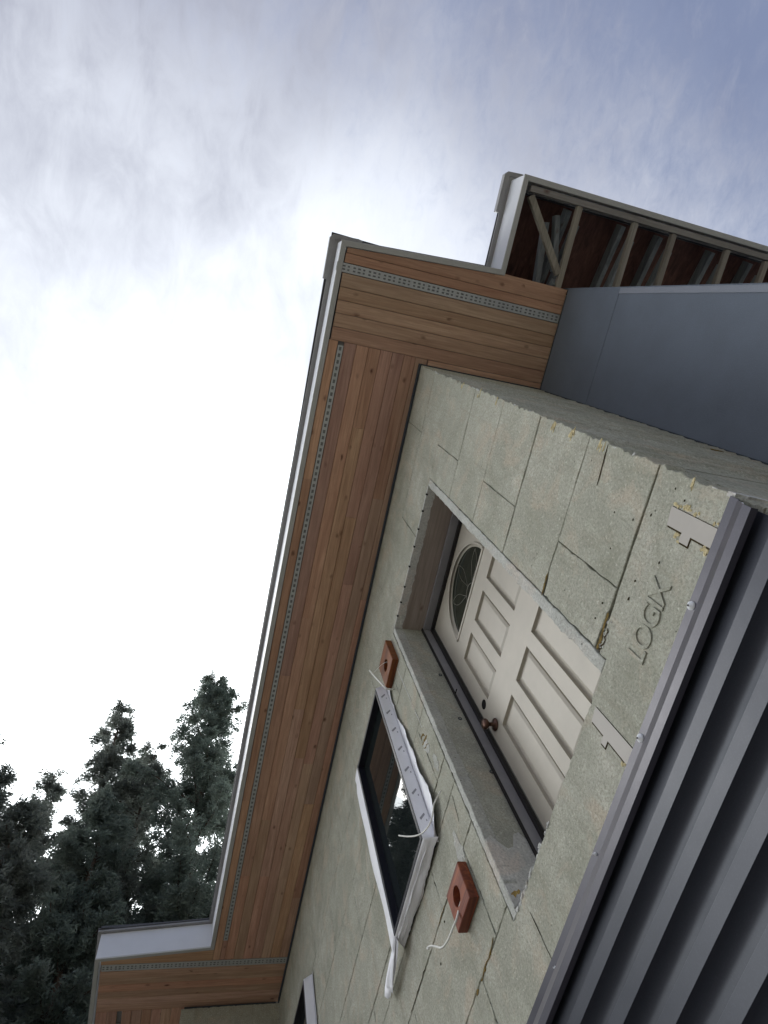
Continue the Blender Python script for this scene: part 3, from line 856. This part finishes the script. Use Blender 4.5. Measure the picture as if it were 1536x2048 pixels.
extr(prof, -6.5, XC - .012, 'siding_sheet', SIDING, 'charcoal ribbed metal sheet with horizontal ribs', smooth='auto')
extr([(1.2035, 1.268), (1.2010, 1.2335), (1.1975, 1.2300), (1.1945, 1.2325), (1.1690, 1.188), (1.1660, 1.158), (1.182, 1.1535)],
     -6.5, XC - .004, 'top_flashing', FLASH, 'smooth charcoal flashing along the top of the ribbed siding', n=6)
for x, z in ((-.517, 1.2545), (-.928, 1.2525), (-.226, 1.222), (-1.34, 1.252), (-1.78, 1.235), (-2.2, 1.253), (-2.7, 1.252)):
    big_ = x in (-.517, -.928)
    rr = .0125 if big_ else .005
    m = MB(); seg = 16; yb_ = 1.1985
    for rad, yy in ((rr, yb_ + .003), (rr * .9, yb_ - .002), (rr * .45, yb_ - .004), (rr * .40, yb_ - .0075), (.0001, yb_ - .008)):
        m.v += [(x + rad * math.cos(2 * math.pi * k / seg), yy, z + rad * math.sin(2 * math.pi * k / seg)) for k in range(seg)]
    m.f = [(i * seg + k, i * seg + (k + 1) % seg, (i + 1) * seg + (k + 1) % seg, (i + 1) * seg + k) for i in range(4) for k in range(seg)]
    m.build('screw', SCREWM, sid, smooth=True)
    if big_: MB().disc((x, z), .003, yb_ - .0095, yb_ - .0078, 6).build('screw_socket', RUBBER, sid)

# ---- the cream door
door = empty('door', (-1.39, 1.475, H + DZ0), house)
door['label'] = 'cream panelled door with half round glass in the deep opening'
YD = 1.475
D0, D1, E0, E1 = -1.838, -.93, 1.53, 3.535
pz = [(1.81, 2.392), (2.597, 2.998)]
pxs = [(-1.735, -1.560), (-1.480, -1.290), (-1.212, -1.035)]
fz0, fcx, frx, frz = 3.150, -1.388, .290, .325
slabm = MB()
xs = sorted({D0, D1, *[v for p in pxs for v in p]}); zs = sorted({E0, 3.08, *[v for p in pz for v in p]})
for a, b_ in zip(xs[:-1], xs[1:]):
    for c, d in zip(zs[:-1], zs[1:]):
        if any(abs(a - p[0]) < 1e-6 and abs(b_ - p[1]) < 1e-6 for p in pxs) and any(c >= q[0] - 1e-6 and d <= q[1] + 1e-6 for q in pz): continue
        slabm.add([(a, YD, c), (b_, YD, c), (b_, YD, d), (a, YD, d)], [(0, 1, 2, 3)])
# upper field with the half-round hole
K = 28
arc = [(fcx + frx * math.cos(math.pi * k / K), fz0 + frz * math.sin(math.pi * k / K)) for k in range(K + 1)]
def toborder(x, zz):
    dx, dz = x - fcx, zz - fz0
    t = 1e9
    if dx > 1e-6: t = min(t, (D1 - fcx) / dx)
    if dx < -1e-6: t = min(t, (D0 - fcx) / dx)
    if dz > 1e-6: t = min(t, (E1 - fz0) / dz)
    return (fcx + dx * t, fz0 + dz * t)
bord = [toborder(*p) for p in arc]
v = [(x, YD, zz) for x, zz in arc] + [(x, YD, zz) for x, zz in bord]
slabm.add(v, [(k, k + 1, K + 2 + k, K + 1 + k) for k in range(K)])
slabm.add([(D1, YD, E1), bord and (bord[0][0], YD, bord[0][1])] + [], []) if False else None
for cx_, cz in ((D1, E1), (D0, E1)):
    bs = [p for p in bord if (abs(p[0] - cx_) < 1e-4)]; ts = [p for p in bord if abs(p[1] - E1) < 1e-4]
    pb = max(bs, key=lambda p: p[1]); ptp = min(ts, key=lambda p: abs(p[0] - cx_))
    slabm.add([(pb[0], YD, pb[1]), (cx_, YD, cz), (ptp[0], YD, ptp[1])], [(0, 1, 2)])
slabm.add([(D0, YD, 3.08), (D1, YD, 3.08), (D1, YD, fz0), (arc[0][0], YD, fz0), (arc[-1][0], YD, fz0), (D0, YD, fz0)], [(0, 1, 2, 3, 4, 5)])
slabm.add([(D0, YD, E0), (D0, YD, E1), (D0, YD + .044, E1), (D0, YD + .044, E0)], [(0, 1, 2, 3)])
slabm.add([(D0, YD, E1), (D1, YD, E1), (D1, YD + .044, E1), (D0, YD + .044, E1)], [(0, 1, 2, 3)])
slabm.add([(D0, YD + .03, E0), (D1, YD + .03, E0), (D1, YD + .03, E1), (D0, YD + .03, E1)], [(0, 1, 2, 3)])
slabm.build('door_leaf', DOORP, door)
for (a, b_) in pxs:
    for (c, d) in pz:
        m = MB(); ringn = []
        for ins, dep in ((0, 0), (.0025, .017), (.009, .020), (.017, .0195), (.020, .012), (.034, .006), (.037, .0055)):
            ringn.append([(a + ins, YD + dep, c + ins), (b_ - ins, YD + dep, c + ins), (b_ - ins, YD + dep, d - ins), (a + ins, YD + dep, d - ins)])
        for rg in ringn: m.v += rg
        for i in range(len(ringn) - 1):
            for k in range(4): m.f.append((i * 4 + k, i * 4 + (k + 1) % 4, (i + 1) * 4 + (k + 1) % 4, (i + 1) * 4 + k))
        k = (len(ringn) - 1) * 4; m.f.append((k, k + 1, k + 2, k + 3))
        m.build('door_panel', DOORP, door)
# moulding ring round the glass, glass, leading
m = MB()
full = arc
sect = [(1.085, 0.0), (1.075, -.010), (1.045, -.013), (1.03, -.005), (1.01, -.004), (1.0, .002), (.965, .006), (.955, .014)]
for s_, dy in sect:
    m.v += [(fcx + (x - fcx) * s_, YD + dy, fz0 - (.02 if s_ > .99 else 0) * (s_ > 1.02) + (zz - fz0) * s_) for x, zz in full]
n = K + 1
m.f = [(i * n + k, i * n + k + 1, (i + 1) * n + k + 1, (i + 1) * n + k) for i in range(len(sect) - 1) for k in range(K)]
m.build('glass_moulding', DOORP, door, smooth=True)
MB().prism(full, lambda x, zz: (x, YD + .010, zz), lambda x, zz: (x, YD + .014, zz)).build('door_glass', DGLASS, door)
MB().box(fcx - frx * 1.08, fcx + frx * 1.08, YD - .006, YD + .012, fz0 - .020, fz0 - .001).build('glass_bottom_bar', DOORP, door, bevel=.003)
ld = MB()
for ang in (22, 50, 78, 102, 130, 158):
    t = math.radians(ang)
    if ang in (50, 102, 158): continue
    pts = []
    for k in range(9):
        q = .22 + .70 * k / 8; tt = t + .18 * math.sin(math.pi * k / 8)
        pts.append((fcx + frx * q * math.cos(tt), YD + .0085, fz0 + frz * q * math.sin(tt)))
    ld.tube(pts, .0013, 5)
    pts = [(fcx + frx * (.22 + .7 * k / 8) * math.cos(t - .18 * math.sin(math.pi * k / 8)), YD + .0085, fz0 + frz * (.22 + .7 * k / 8) * math.sin(t - .18 * math.sin(math.pi * k / 8))) for k in range(9)]
    ld.tube(pts, .0013, 5)
ld.tube([(fcx + frx * .22 * math.cos(math.pi * k / 12), YD + .0085, fz0 + frz * .22 * math.sin(math.pi * k / 12)) for k in range(13)], .002, 5)
ld.build('glass_leading', CAME, door)
# frame and weatherstrip
FX = -1.866
fm = [(('box', DX0 + .001, FX, 1.405, 1.472, DZ0, DZ1 - .002)), ('box', DX1 - .018, DX1 - .001, 1.405, 1.472, DZ0, DZ1 - .002)]
for n_, a, b_, c, d, e, f_ in fm:
    MB().box(a, b_, c, d, e, f_).build('door_jamb', FRAMEG, door, bevel=.002)
MB().box(FX + .0005, DX1 - .0185, 1.405, 1.472, DZ1 - .020, DZ1 - .002).build('door_head', FRAMEG, door, bevel=.002)
MB().box(FX + .0005, FX + .022, 1.455, 1.474, DZ0, DZ1 - .021).build('weatherstrip', RUBBER, door)
MB().box(FX + .0225, DX1 - .019, 1.455, 1.474, DZ1 - .042, DZ1 - .021).build('weatherstrip', RUBBER, door)
MB().box(DX0 + .003, FX + .001, 1.398, 1.4045, DZ0, DZ1 - .003).build('weatherstrip', RUBBER, door)
MB().box(FX + .002, FX + .030, 1.40, 1.4045, 2.83, 2.834).build('frame_clip', DARK, door)
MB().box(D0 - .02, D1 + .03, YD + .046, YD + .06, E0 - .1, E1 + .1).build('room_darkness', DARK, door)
# knob and deadbolt hole
kx, kz = -1.782, 2.452
m = MB(); seg = 24
for rad, yy in ((.0, YD - .001), (.032, YD - .001), (.033, YD - .004), (.030, YD - .008), (.014, YD - .012), (.011, YD - .016), (.010, YD - .034), (.015, YD - .040), (.024, YD - .046), (.028, YD - .055), (.027, YD - .064), (.020, YD - .070), (.0, YD - .072)):
    m.v += [(kx + rad * math.cos(2 * math.pi * k / seg), yy, kz + rad * math.sin(2 * math.pi * k / seg)) for k in range(seg)]
m.f = [(i * seg + k, i * seg + (k + 1) % seg, (i + 1) * seg + (k + 1) % seg, (i + 1) * seg + k) for i in range(12) for k in range(seg)]
m.build('door_knob', BRONZE, door, smooth=True)
MB().disc((-1.782, 2.62), .026, YD - .0012, YD + .004, 22).build('deadbolt_hole', DARK, door)

# ---- windows, proud of the wall and wrapped in white membrane
YF_ = 1.130
def sheet(c00, c10, c11, c01, nu, nv, amp, name, mat, parent, edge=(0, 0, 0, 0), bulge=(0, 0, 0), solid=.0012):
    """bilinear patch with creases; u from c00 to c10, v from c00 to c01"""
    m = MB(); P = [Vector(c) for c in (c00, c10, c11, c01)]
    eu = (P[1] - P[0]).normalized(); ev = (P[3] - P[0]).normalized(); nn = eu.cross(ev).normalized()
    ph = [random.uniform(0, 6) for _ in range(6)]
    for j in range(nv + 1):
        for i in range(nu + 1):
            uu, vv = i / nu, j / nv
            p = P[0] * (1 - uu) * (1 - vv) + P[1] * uu * (1 - vv) + P[2] * uu * vv + P[3] * (1 - uu) * vv
            w = math.sin(uu * 11 + ph[0] + vv * 3) * .4 + math.sin(uu * 23 + ph[1] - vv * 4) * .25 + math.sin(vv * 7 + ph[2] + uu * 5) * .3 + random.uniform(-.12, .12)
            fade = min(1, (vv + .02) * 2.5)
            p = p + nn * (w * amp * fade) + Vector(bulge) * math.sin(math.pi * vv)
            if j == nv and edge[0]:
                p = p + ev * (edge[0] * (math.sin(uu * 9 + ph[3]) + .6 * math.sin(uu * 21 + ph[4]) + random.uniform(-.4, .4)))
            m.v.append(tuple(p))
    m.f = [(j * (nu + 1) + i, j * (nu + 1) + i + 1, (j + 1) * (nu + 1) + i + 1, (j + 1) * (nu + 1) + i) for j in range(nv) for i in range(nu)]
    return m.build(name, mat, parent, smooth=True, solid=solid)
def window(x0, x1, z0, z1, lab, first=True):
    w = empty('window', ((x0 + x1) / 2, YF_, H + z0), house); w['label'] = lab
    t, td = .022, .040
    m = MB()
    MB().box(x0, x0 + t, YF_, YF_ + .10, z0, z1).build('frame_side', WFRAME, w, bevel=.0015)
    MB().box(x1 - t, x1, YF_, YF_ + .10, z0, z1).build('frame_side', WFRAME, w, bevel=.0015)
    MB().box(x0 + t, x1 - t, YF_ + .001, YF_ + .10, z1 - t, z1).build('frame_head', WFRAME, w, bevel=.0015)
    MB().box(x0 + t, x1 - t, YF_ + .001, YF_ + .10, z0, z0 + t).build('frame_sill', WFRAME, w, bevel=.0015)
    MB().box(x0 + t, x1 - t, YF_ + .042, YF_ + .048, z0 + t, z1 - t).build('pane', GLASS, w)
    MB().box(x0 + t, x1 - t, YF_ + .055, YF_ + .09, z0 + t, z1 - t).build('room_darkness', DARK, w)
    MB().box(x1 - t - .006, x1 - t - .001, YF_ + .022, YF_ + .041, z0 + t, z1 - t).build('glazing_bead', plain_mat('glazing_bead_grey', (.16, .17, .24), .4), w)
    # wrap: thin white return at head and far side, wide face on the near side, folds below
    MB().box(x0 - .006, x1 + .004, YF_ + .004, YW, z1 + .0006, z1 + .006).build('wrap_head', WRAP, w)
    sheet((x1 + .003, YF_ + .003, z1 + .006), (x1 + .003, YF_ + .003, z0 - .004), (x1 + .012, YW - .004, z0 - .03), (x1 + .012, YW - .004, z1 + .04), 30, 6, .0015, 'wrap_side', WRAP, w)
    return w
w1 = window(WX0, WX1, WZ0, WZ1, 'black framed window wrapped in white membrane next to the door')
# loose flap of the near side lifting off the wall, wider towards the sill
m = MB(); N = 60; top = 3.46
fz = [3.46, 3.40, 3.355, 3.29, 3.27, 3.07, 2.95, 2.925, 2.75, 2.57, 2.45, 2.32, 2.26, 2.19]
fw = [.020, .050, .062, .030, .024, .030, .060, .068, .074, .086, .104, .128, .100, .012]
for j in range(7):
    for i in range(N + 1):
        t = i / N; zz = top + (2.19 - top) * t
        wdt = float(np.interp(-zz, [-q for q in fz], fw)) + .0022 * math.sin(i * 1.7)
        s_ = j / 6
        lift = .006 + .020 * t * t
        crease = .004 * math.sin(t * 31 + s_ * 5) * s_ + .003 * abs(math.sin(t * 13 + 2 * s_))
        m.v.append((WX1 + .012 + wdt * s_, YW - .004 - lift * s_ - crease, zz))
m.f = [(j * (N + 1) + i, j * (N + 1) + i + 1, (j + 1) * (N + 1) + i + 1, (j + 1) * (N + 1) + i) for j in range(6) for i in range(N)]
m.build('loose_wrap_flap', WRAP, w1, smooth=True, solid=.0012)
# underside of the sill: folds and creases
sheet((WX1 + .006, YF_ + .004, WZ0 - .001), (WX0 + .002, YF_ + .004, WZ0 - .001), (WX0 - .07, YW - .010, WZ0 - .016), (WX1 + .045, YW - .01, WZ0 - .030), 34, 8, .005, 'wrap_below', WRAP, w1, edge=(.006,))
for q, (ya, yb2) in enumerate(((YF_ + .03, YF_ + .022), (YF_ + .052, YF_ + .045))):
    MB().tube([(WX1 - .02 - .62 * k / 14, ya + (yb2 - ya) * k / 14 + .002 * math.sin(k * 1.7 + q), WZ0 - .012 - .002 * math.sin(k * .9 + q)) for k in range(15)], [.003 + .0015 * math.sin(k + q) for k in range(15)], 6).build('wrap_fold', WRAP, w1, smooth=True)
# far side flap and its hanging tail
fl = [(-2.905, 3.30), (-3.085, 3.46), (-3.075, 3.40), (-3.035, 3.20), (-3.028, 2.9), (-3.022, 2.6), (-3.02, 2.36), (-3.05, 2.30), (-3.10, 2.25), (-3.20, 2.225), (-3.285, 2.205), (-3.275, 2.165), (-3.20, 2.130), (-3.12, 2.110), (-3.06, 2.120), (-2.985, 2.160), (-2.93, 2.205), (-2.895, 2.208)]
m = MB(); nu = 22; nv = 5
for i in range(nu + 1):
    t = i / nu; zz = 3.44 + (2.20 - 3.44) * t
    wd = .150 + .02 * math.sin(t * 5) if t > .06 else .15 - .3 * t
    if t > .95: wd = .13
    for j in range(nv + 1):
        s_ = j / nv
        m.v.append((WX0 - .001 - wd * s_, YF_ + .006 + .020 * s_ * s_ + .003 * math.sin(t * 15 + s_ * 3), zz - .02 * s_ + (.055 * s_ if t < .1 else 0)))
m.f = [(i * (nv + 1) + j, i * (nv + 1) + j + 1, (i + 1) * (nv + 1) + j + 1, (i + 1) * (nv + 1) + j) for i in range(nu) for j in range(nv)]
m.build('wrap_side_far', WRAP, w1, smooth=True, solid=.0012)
sheet((-2.885, 1.138, 2.205), (-3.06, 1.150, 2.20), (-3.27, 1.168, 2.215), (-3.20, 1.175, 2.135), 10, 8, .003, 'wrap_tail', WRAP, w1, bulge=(0, -.01, -.01))
m = MB(); C0 = [(-2.90, 1.14, 2.22), (-3.02, 1.15, 2.23), (-3.12, 1.157, 2.235), (-3.22, 1.163, 2.232), (-3.285, 1.167, 2.222), (-3.315, 1.168, 2.20)]
C1 = [(-2.90, 1.145, 2.17), (-3.00, 1.155, 2.155), (-3.08, 1.165, 2.158), (-3.17, 1.170, 2.155), (-3.24, 1.173, 2.150), (-3.29, 1.172, 2.170)]
m.v = C0 + C1; m.f = [(i, i + 1, 7 + i, 6 + i) for i in range(5)]
m.build('wrap_tail', WRAP, w1, smooth=True, solid=.0012)
# printed marks along the near side of the wrap
for k in range(7):
    z = 3.34 - k * .168
    def on(s_, dz, off=.0022):        # point on the side sheet
        return (WX1 + .003 + .009 * s_ + off, YF_ + .003 + (.073) * s_, z + dz)
    m = MB()
    q = [on(.22, .000), on(.62, .030), on(.66, .018), on(.28, -.014)]
    m.add(q, [(0, 1, 2, 3)])
    q = [on(.62, -.014), on(.70, -.010), on(.70, -.022), on(.62, -.026)]
    m.add(q, [(0, 1, 2, 3)])
    m.build('printed_mark', INK, w1)
w2 = window(VX0, VX1, VZ0, VZ1, 'black framed window wrapped in white membrane beyond the first')
sheet((VX1 + .012, YW - .004, VZ1 + .06), (VX1 + .012, YW - .004, VZ0 - .03), (VX1 + .075, YW - .012, VZ0 - .03), (VX1 + .05, YW - .012, VZ1 + .02), 26, 4, .003, 'loose_wrap_flap', WRAP, w2, edge=(.006,))

# ------------------------------------------------------------------ things fixed to or hanging on the wall
def wood_block(x0, x1, z0, z1, hc, hr, lab):
    t = empty('mounting_block', ((x0 + x1) / 2, YW - .002, H + z0)); tag(t, lab, 'mounting block', 'red wood mounting blocks on the foam wall')
    yf, yb3 = 1.165, YW - .0032
    m = MB(); n = 32
    circ = [(hc[0] + hr * math.cos(2 * math.pi * k / n), hc[1] + hr * math.sin(2 * math.pi * k / n)) for k in range(n)]
    c = .003
    X0, X1, Z0, Z1 = x0 + c, x1 - c, z0 + c, z1 - c
    def bd(x, zz):
        dx, dz = x - hc[0], zz - hc[1]; tt = 1e9
        if dx > 1e-6: tt = min(tt, (X1 - hc[0]) / dx)
        if dx < -1e-6: tt = min(tt, (X0 - hc[0]) / dx)
        if dz > 1e-6: tt = min(tt, (Z1 - hc[1]) / dz)
        if dz < -1e-6: tt = min(tt, (Z0 - hc[1]) / dz)
        return (hc[0] + dx * tt, hc[1] + dz * tt)
    # snap four border points to the corners
    b2 = [bd(*p) for p in circ]
    for cx_, cz in ((X0, Z0), (X1, Z0), (X1, Z1), (X0, Z1)):
        k = min(range(n), key=lambda i: (b2[i][0] - cx_) ** 2 + (b2[i][1] - cz) ** 2); b2[k] = (cx_, cz)
    m.v = [(x, yf, zz) for x, zz in circ] + [(x, yf, zz) for x, zz in b2] + [(x, yb3 - .006, zz) for x, zz in circ]
    m.f = [(k, (k + 1) % n, n + (k + 1) % n, n + k) for k in range(n)] + [(k, (k + 1) % n, 2 * n + (k + 1) % n, 2 * n + k) for k in range(n)] + [tuple(range(2 * n, 3 * n))]
    r1 = [(X0, yf, Z0), (X1, yf, Z0), (X1, yf, Z1), (X0, yf, Z1)]
    r2 = [(x0, yf + c, z0), (x1, yf + c, z0), (x1, yf + c, z1), (x0, yf + c, z1)]
    r3 = [(x0, yb3, z0), (x1, yb3, z0), (x1, yb3, z1), (x0, yb3, z1)]
    m.add(r1 + r2 + r3, [(i * 4 + k, i * 4 + (k + 1) % 4, (i + 1) * 4 + (k + 1) % 4, (i + 1) * 4 + k) for i in range(2) for k in range(4)])
    m.build('block_body', CEDAR, t)
    return t
ba = wood_block(-2.280, -2.086, 1.741, 1.911, (-2.188, 1.832), .040, 'red stained wood block with round hole and looping cable below the window')
bb = wood_block(-2.195, -1.980, 3.340, 3.575, (-2.09, 3.44), .042, 'darker red wood block high beside the top corner of the window')
def smooth_path(pts, k=5):
    P = [Vector(p) for p in pts]; res = []
    for i in range(len(P) - 1):
        a = P[max(i - 1, 0)]; b_ = P[i]; c = P[i + 1]; d = P[min(i + 2, len(P) - 1)]
        for j in range(k):
            t = j / k
            res.append(.5 * ((2 * b_) + (-a + c) * t + (2 * a - 5 * b_ + 4 * c - d) * t * t + (-a + 3 * b_ - 3 * c + d) * t ** 3))
    return res + [P[-1]]
ca = MB().tube(smooth_path([(-2.20, 1.203, 1.838), (-2.222, 1.19, 1.828), (-2.216, 1.15, 1.759), (-2.247, 1.13, 1.734), (-2.286, 1.115, 1.718), (-2.328, 1.10, 1.719), (-2.36, 1.09, 1.748), (-2.384, 1.08, 1.769), (-2.401, 1.07, 1.774), (-2.385, 1.066, 1.757)]), .0042, 8)
tag(ca.build('cable', CABLE, None, smooth=True), 'white cable looping out of the lower wood block', 'cable')
cb = MB().tube(smooth_path([(-2.189, 1.09, 3.523), (-2.153, 1.11, 3.36), (-2.125, 1.128, 3.235), (-2.150, 1.165, 3.26), (-2.175, 1.205, 3.30)]), .0056, 8)
tag(cb.build('cable', CABLE, None, smooth=True), 'stiff white cable end sticking up past the top corner of the window', 'cable')
cc = MB().tube(smooth_path([(-2.185, 1.12, 3.502), (-2.121, 1.14, 3.478), (-2.069, 1.166, 3.446), (-2.07, 1.20, 3.44)]), .0012, 6)
tag(cc.build('wire', CABLE, None, smooth=True), 'thin wire coming from the upper wood block', 'wire')
cd = MB().tube(smooth_path([(-2.316, 1.04, 2.273), (-2.268, 1.06, 2.221), (-2.218, 1.08, 2.177), (-2.178, 1.10, 2.157), (-2.117, 1.11, 2.139), (-2.09, 1.13, 2.172), (-2.077, 1.15, 2.226), (-2.07, 1.203, 2.30)]), .0036, 8)
tag(cd.build('cable', CABLE, None, smooth=True), 'white cable curling in front of the lower corner of the window', 'cable')

# ------------------------------------------------------------------ trees
def leaf_material(name, c1, c2, c3):
    M = Mat(name); v = M.coord()
    n = M.noise(v, 1.1, 4, .6); n2 = M.noise(v, 38, 3, .6)
    c = M.ramp(n, [(.3, c1), (.55, c2), (.78, c3)])
    c = M.mix(M.ramp(n2, [(.42, .0), (.62, .3)]), c, tuple(x * .55 for x in c1))
    m = M.set(c, .65, 0, None, .25)
    tr = M.n('ShaderNodeBsdfTranslucent'); M.l(c, tr.inputs[0])
    mx = M.n('ShaderNodeMixShader'); mx.inputs[0].default_value = .5
    M.l(M.b.outputs[0], mx.inputs[1]); M.l(tr.outputs[0], mx.inputs[2])
    M.l(mx.outputs[0], M.t.nodes['Material Output'].inputs[0])
    return m
LEAF = [leaf_material('conifer_needles', (.115, .15, .125), (.175, .21, .175), (.23, .25, .215)),
        leaf_material('conifer_needles_grey', (.14, .16, .14), (.195, .215, .185), (.25, .255, .225))]
BARK = plain_mat('bark', (.085, .065, .05), .9, .1, .3, 12, 1)
def conifer(x, y, h, rad, base, seed, lab, mat, lean=(0, 0), dens=1.0, sparse=None):
    g = np.random.default_rng(seed)
    root = empty('conifer_tree', (x, y, 0)); tag(root, lab, 'tree', 'tall conifers behind the house')
    zz = lambda t: t * h
    ctr = lambda t: np.array([x + lean[0] * t * t * h + .12 * math.sin(t * 9 + seed), y + lean[1] * t * t * h + .12 * math.cos(t * 7 + seed), t * h - H])
    tk = MB().tube([tuple(ctr(t)) for t in np.linspace(0, .99, 16)], [.20 * (h / 20) * (1 - t) ** .8 + .012 for t in np.linspace(0, .99, 16)], 9)
    limbs = tk; C = []; D = []; Sz = []
    nb = int(230 * dens)
    ts = np.sort(base + (1 - base) * (g.random(nb) ** .9))
    for t in ts:
        az = g.random() * 2 * math.pi
        if sparse and g.random() < sparse(t, az): continue
        L = rad * (1 - (t - base) / (1 - base)) ** .85 * g.uniform(.4, 1.25) * (1.0 + .35 * math.sin(az * 2 + t * 13 + seed)) + .25
        if g.random() < .12: L *= 1.35
        p0 = ctr(t); dirn = np.array([math.cos(az), math.sin(az), 0])
        up = .55 * t + .05; droop = g.uniform(.25, .5)
        K_ = 7; P = []
        for k in range(K_ + 1):
            s_ = k / K_
            P.append(p0 + dirn * L * s_ + np.array([0, 0, L * (up * s_ - droop * s_ ** 2 + .18 * s_ ** 4)]) + g.normal(0, .03 * L * s_, 3))
        limbs.tube([tuple(p) for p in P], [.035 * (1 - k / (K_ + 1)) * (L / 3 + .3) + .004 for k in range(K_ + 1)], 4, False)
        P = np.array(P)
        ntw = int(L * 9 * dens) + 5
        for q in range(ntw):
            s_ = g.random() ** .7; fi = s_ * K_; i0 = min(int(fi), K_ - 1); pt = P[i0] + (P[i0 + 1] - P[i0]) * (fi - i0)
            side = 1 if g.random() < .5 else -1
            tang = np.array([-dirn[1], dirn[0], 0]) * side
            tw = (.22 + .34 * L * (1 - s_) ** .6 * .5) * g.uniform(.4, 1.5)
            dv = dirn * g.uniform(.3, .9) + tang * g.uniform(.2, 1) + np.array([0, 0, g.uniform(-.55, .25)])
            dv /= np.linalg.norm(dv)
            nl = int(18 + tw * 80)
            a = g.random((nl, 1)) * tw
            c = pt + dv * a + g.normal(0, .055, (nl, 3)) - np.array([0, 0, 1]) * (a ** 2) * .5
            dd = dv + g.normal(0, .55, (nl, 3)); dd[:, 2] -= .12
            C.append(c); D.append(dd); Sz.append(g.uniform(.45, 1.3, nl))
    limbs.build('trunk', BARK, root, smooth=True)
    C = np.concatenate(C); D = np.concatenate(D); Sz = np.concatenate(Sz)
    D /= np.linalg.norm(D, axis=1, keepdims=True)
    n = len(C)
    A = np.cross(D, g.normal(0, 1, (n, 3))); A /= np.linalg.norm(A, axis=1, keepdims=True)
    l = (.085 * Sz)[:, None]; w = (.017 * Sz)[:, None]
    V = np.empty((n, 4, 3)); V[:, 0] = C - D * l * .5; V[:, 1] = C + A * w; V[:, 2] = C + D * l; V[:, 3] = C - A * w
    V = V.reshape(-1, 3); V[:, 2] += H
    V -= np.array([x, y, 0])
    me = bpy.data.meshes.new('crown'); me.vertices.add(4 * n); me.loops.add(4 * n); me.polygons.add(n)
    me.vertices.foreach_set('co', V.ravel()); me.loops.foreach_set('vertex_index', np.arange(4 * n, dtype=np.int32))
    me.polygons.foreach_set('loop_start', np.arange(0, 4 * n, 4, dtype=np.int32))
    me.update(calc_edges=True); me.materials.append(mat)
    o = bpy.data.objects.new('crown', me); col.objects.link(o); o.parent = root
    return n
def gap(lo, hi, p): return lambda t, az: p if lo < t < hi else 0
def at(az, d): return (d * math.cos(math.radians(az)), d * math.sin(math.radians(az)))
tot = 0
specs = [  # azimuth, distance, elevation of the top, radius, base, label
    (178, 15.5, 56.2, 3.1, .18, 'tall conifer closest to the white eave fascia, highest top', 0, 1.25, (0, 0)),
    (-170.5, 16.5, 53.2, 2.3, .12, 'conifer with a narrow notched top, second from the eave', 1, 1.1, (0, 0), gap(.50, .70, .35)),
    (-165.8, 17.5, 48.2, 1.5, .10, 'small thin topped conifer between two wider ones', 1, .8, (0, 0), gap(.40, .70, .3)),
    (-160.5, 15.0, 47.0, 2.6, .15, 'wide grey green conifer at the left edge of the picture', 1, 1.2, (0, 0)),
    (-174.5, 18.5, 50.0, 2.2, .10, 'dark conifer filling the gap behind the notched one', 0, 1.1, (0, 0), gap(.2, .6, .1)),
    (-175.8, 16.5, 50.5, 2.6, .08, 'bushy conifer joining the crowns of the two tallest ones', 1, 1.1, (0, 0)),
    (-169.0, 19.0, 44.0, 2.6, .08, 'grey green conifer low between the left hand trunks', 1, 1.0, (0, 0), gap(.5, .75, .5)),
    (-178.5, 19.0, 43.0, 3.2, .10, 'dark bushy conifer low behind the white fascia step', 0, 1.1, (0, 0)),
    (-167.5, 24.0, 37.0, 3.4, .10, 'low dark conifer at the bottom left corner', 0, 1.1, (0, 0)),
    (-147.0, 18.0, 51.0, 2.8, .10, 'conifer left of the picture, seen in the window glass', 0, 1.0, (0, 0)),
    (-150.5, 15.0, 54.0, 3.4, .05, 'leftmost conifer in the window glass reflection', 0, 1.3, (0, 0)),
    (-172.5, 14.5, 46.5, 2.6, .08, 'broad conifer filling the middle of the row of trees', 0, 1.1, (0, 0)),
    (-164.0, 13.5, 44.5, 2.4, .06, 'low full conifer at the left of the picture below the thin topped one', 1, 1.1, (0, 0)),
    (-158.3, 17.0, 46.5, 2.8, .05, 'conifer at the left edge beside the wide grey green one', 0, 1.1, (0, 0)),
    (-154.0, 14.5, 50.5, 3.4, .10, 'conifer just outside the left edge, filling the window glass', 0, 1.2, (0, 0)),
    (-145.0, 18.0, 44.0, 3.0, .10, 'second conifer seen only in the window glass', 0, 1.0, (0, 0)),
]
for i, sp_ in enumerate(specs):
    az, d, el, rad, base, lab, mi, dens, lean = sp_[:9]
    x, y = at(az, d)
    hgt = d * math.tan(math.radians(el)) + H
    tot += conifer(x, y, hgt, rad, base, 31 + i, lab, LEAF[mi], lean, dens, sp_[9] if len(sp_) > 9 else None)
print('leaves', tot)
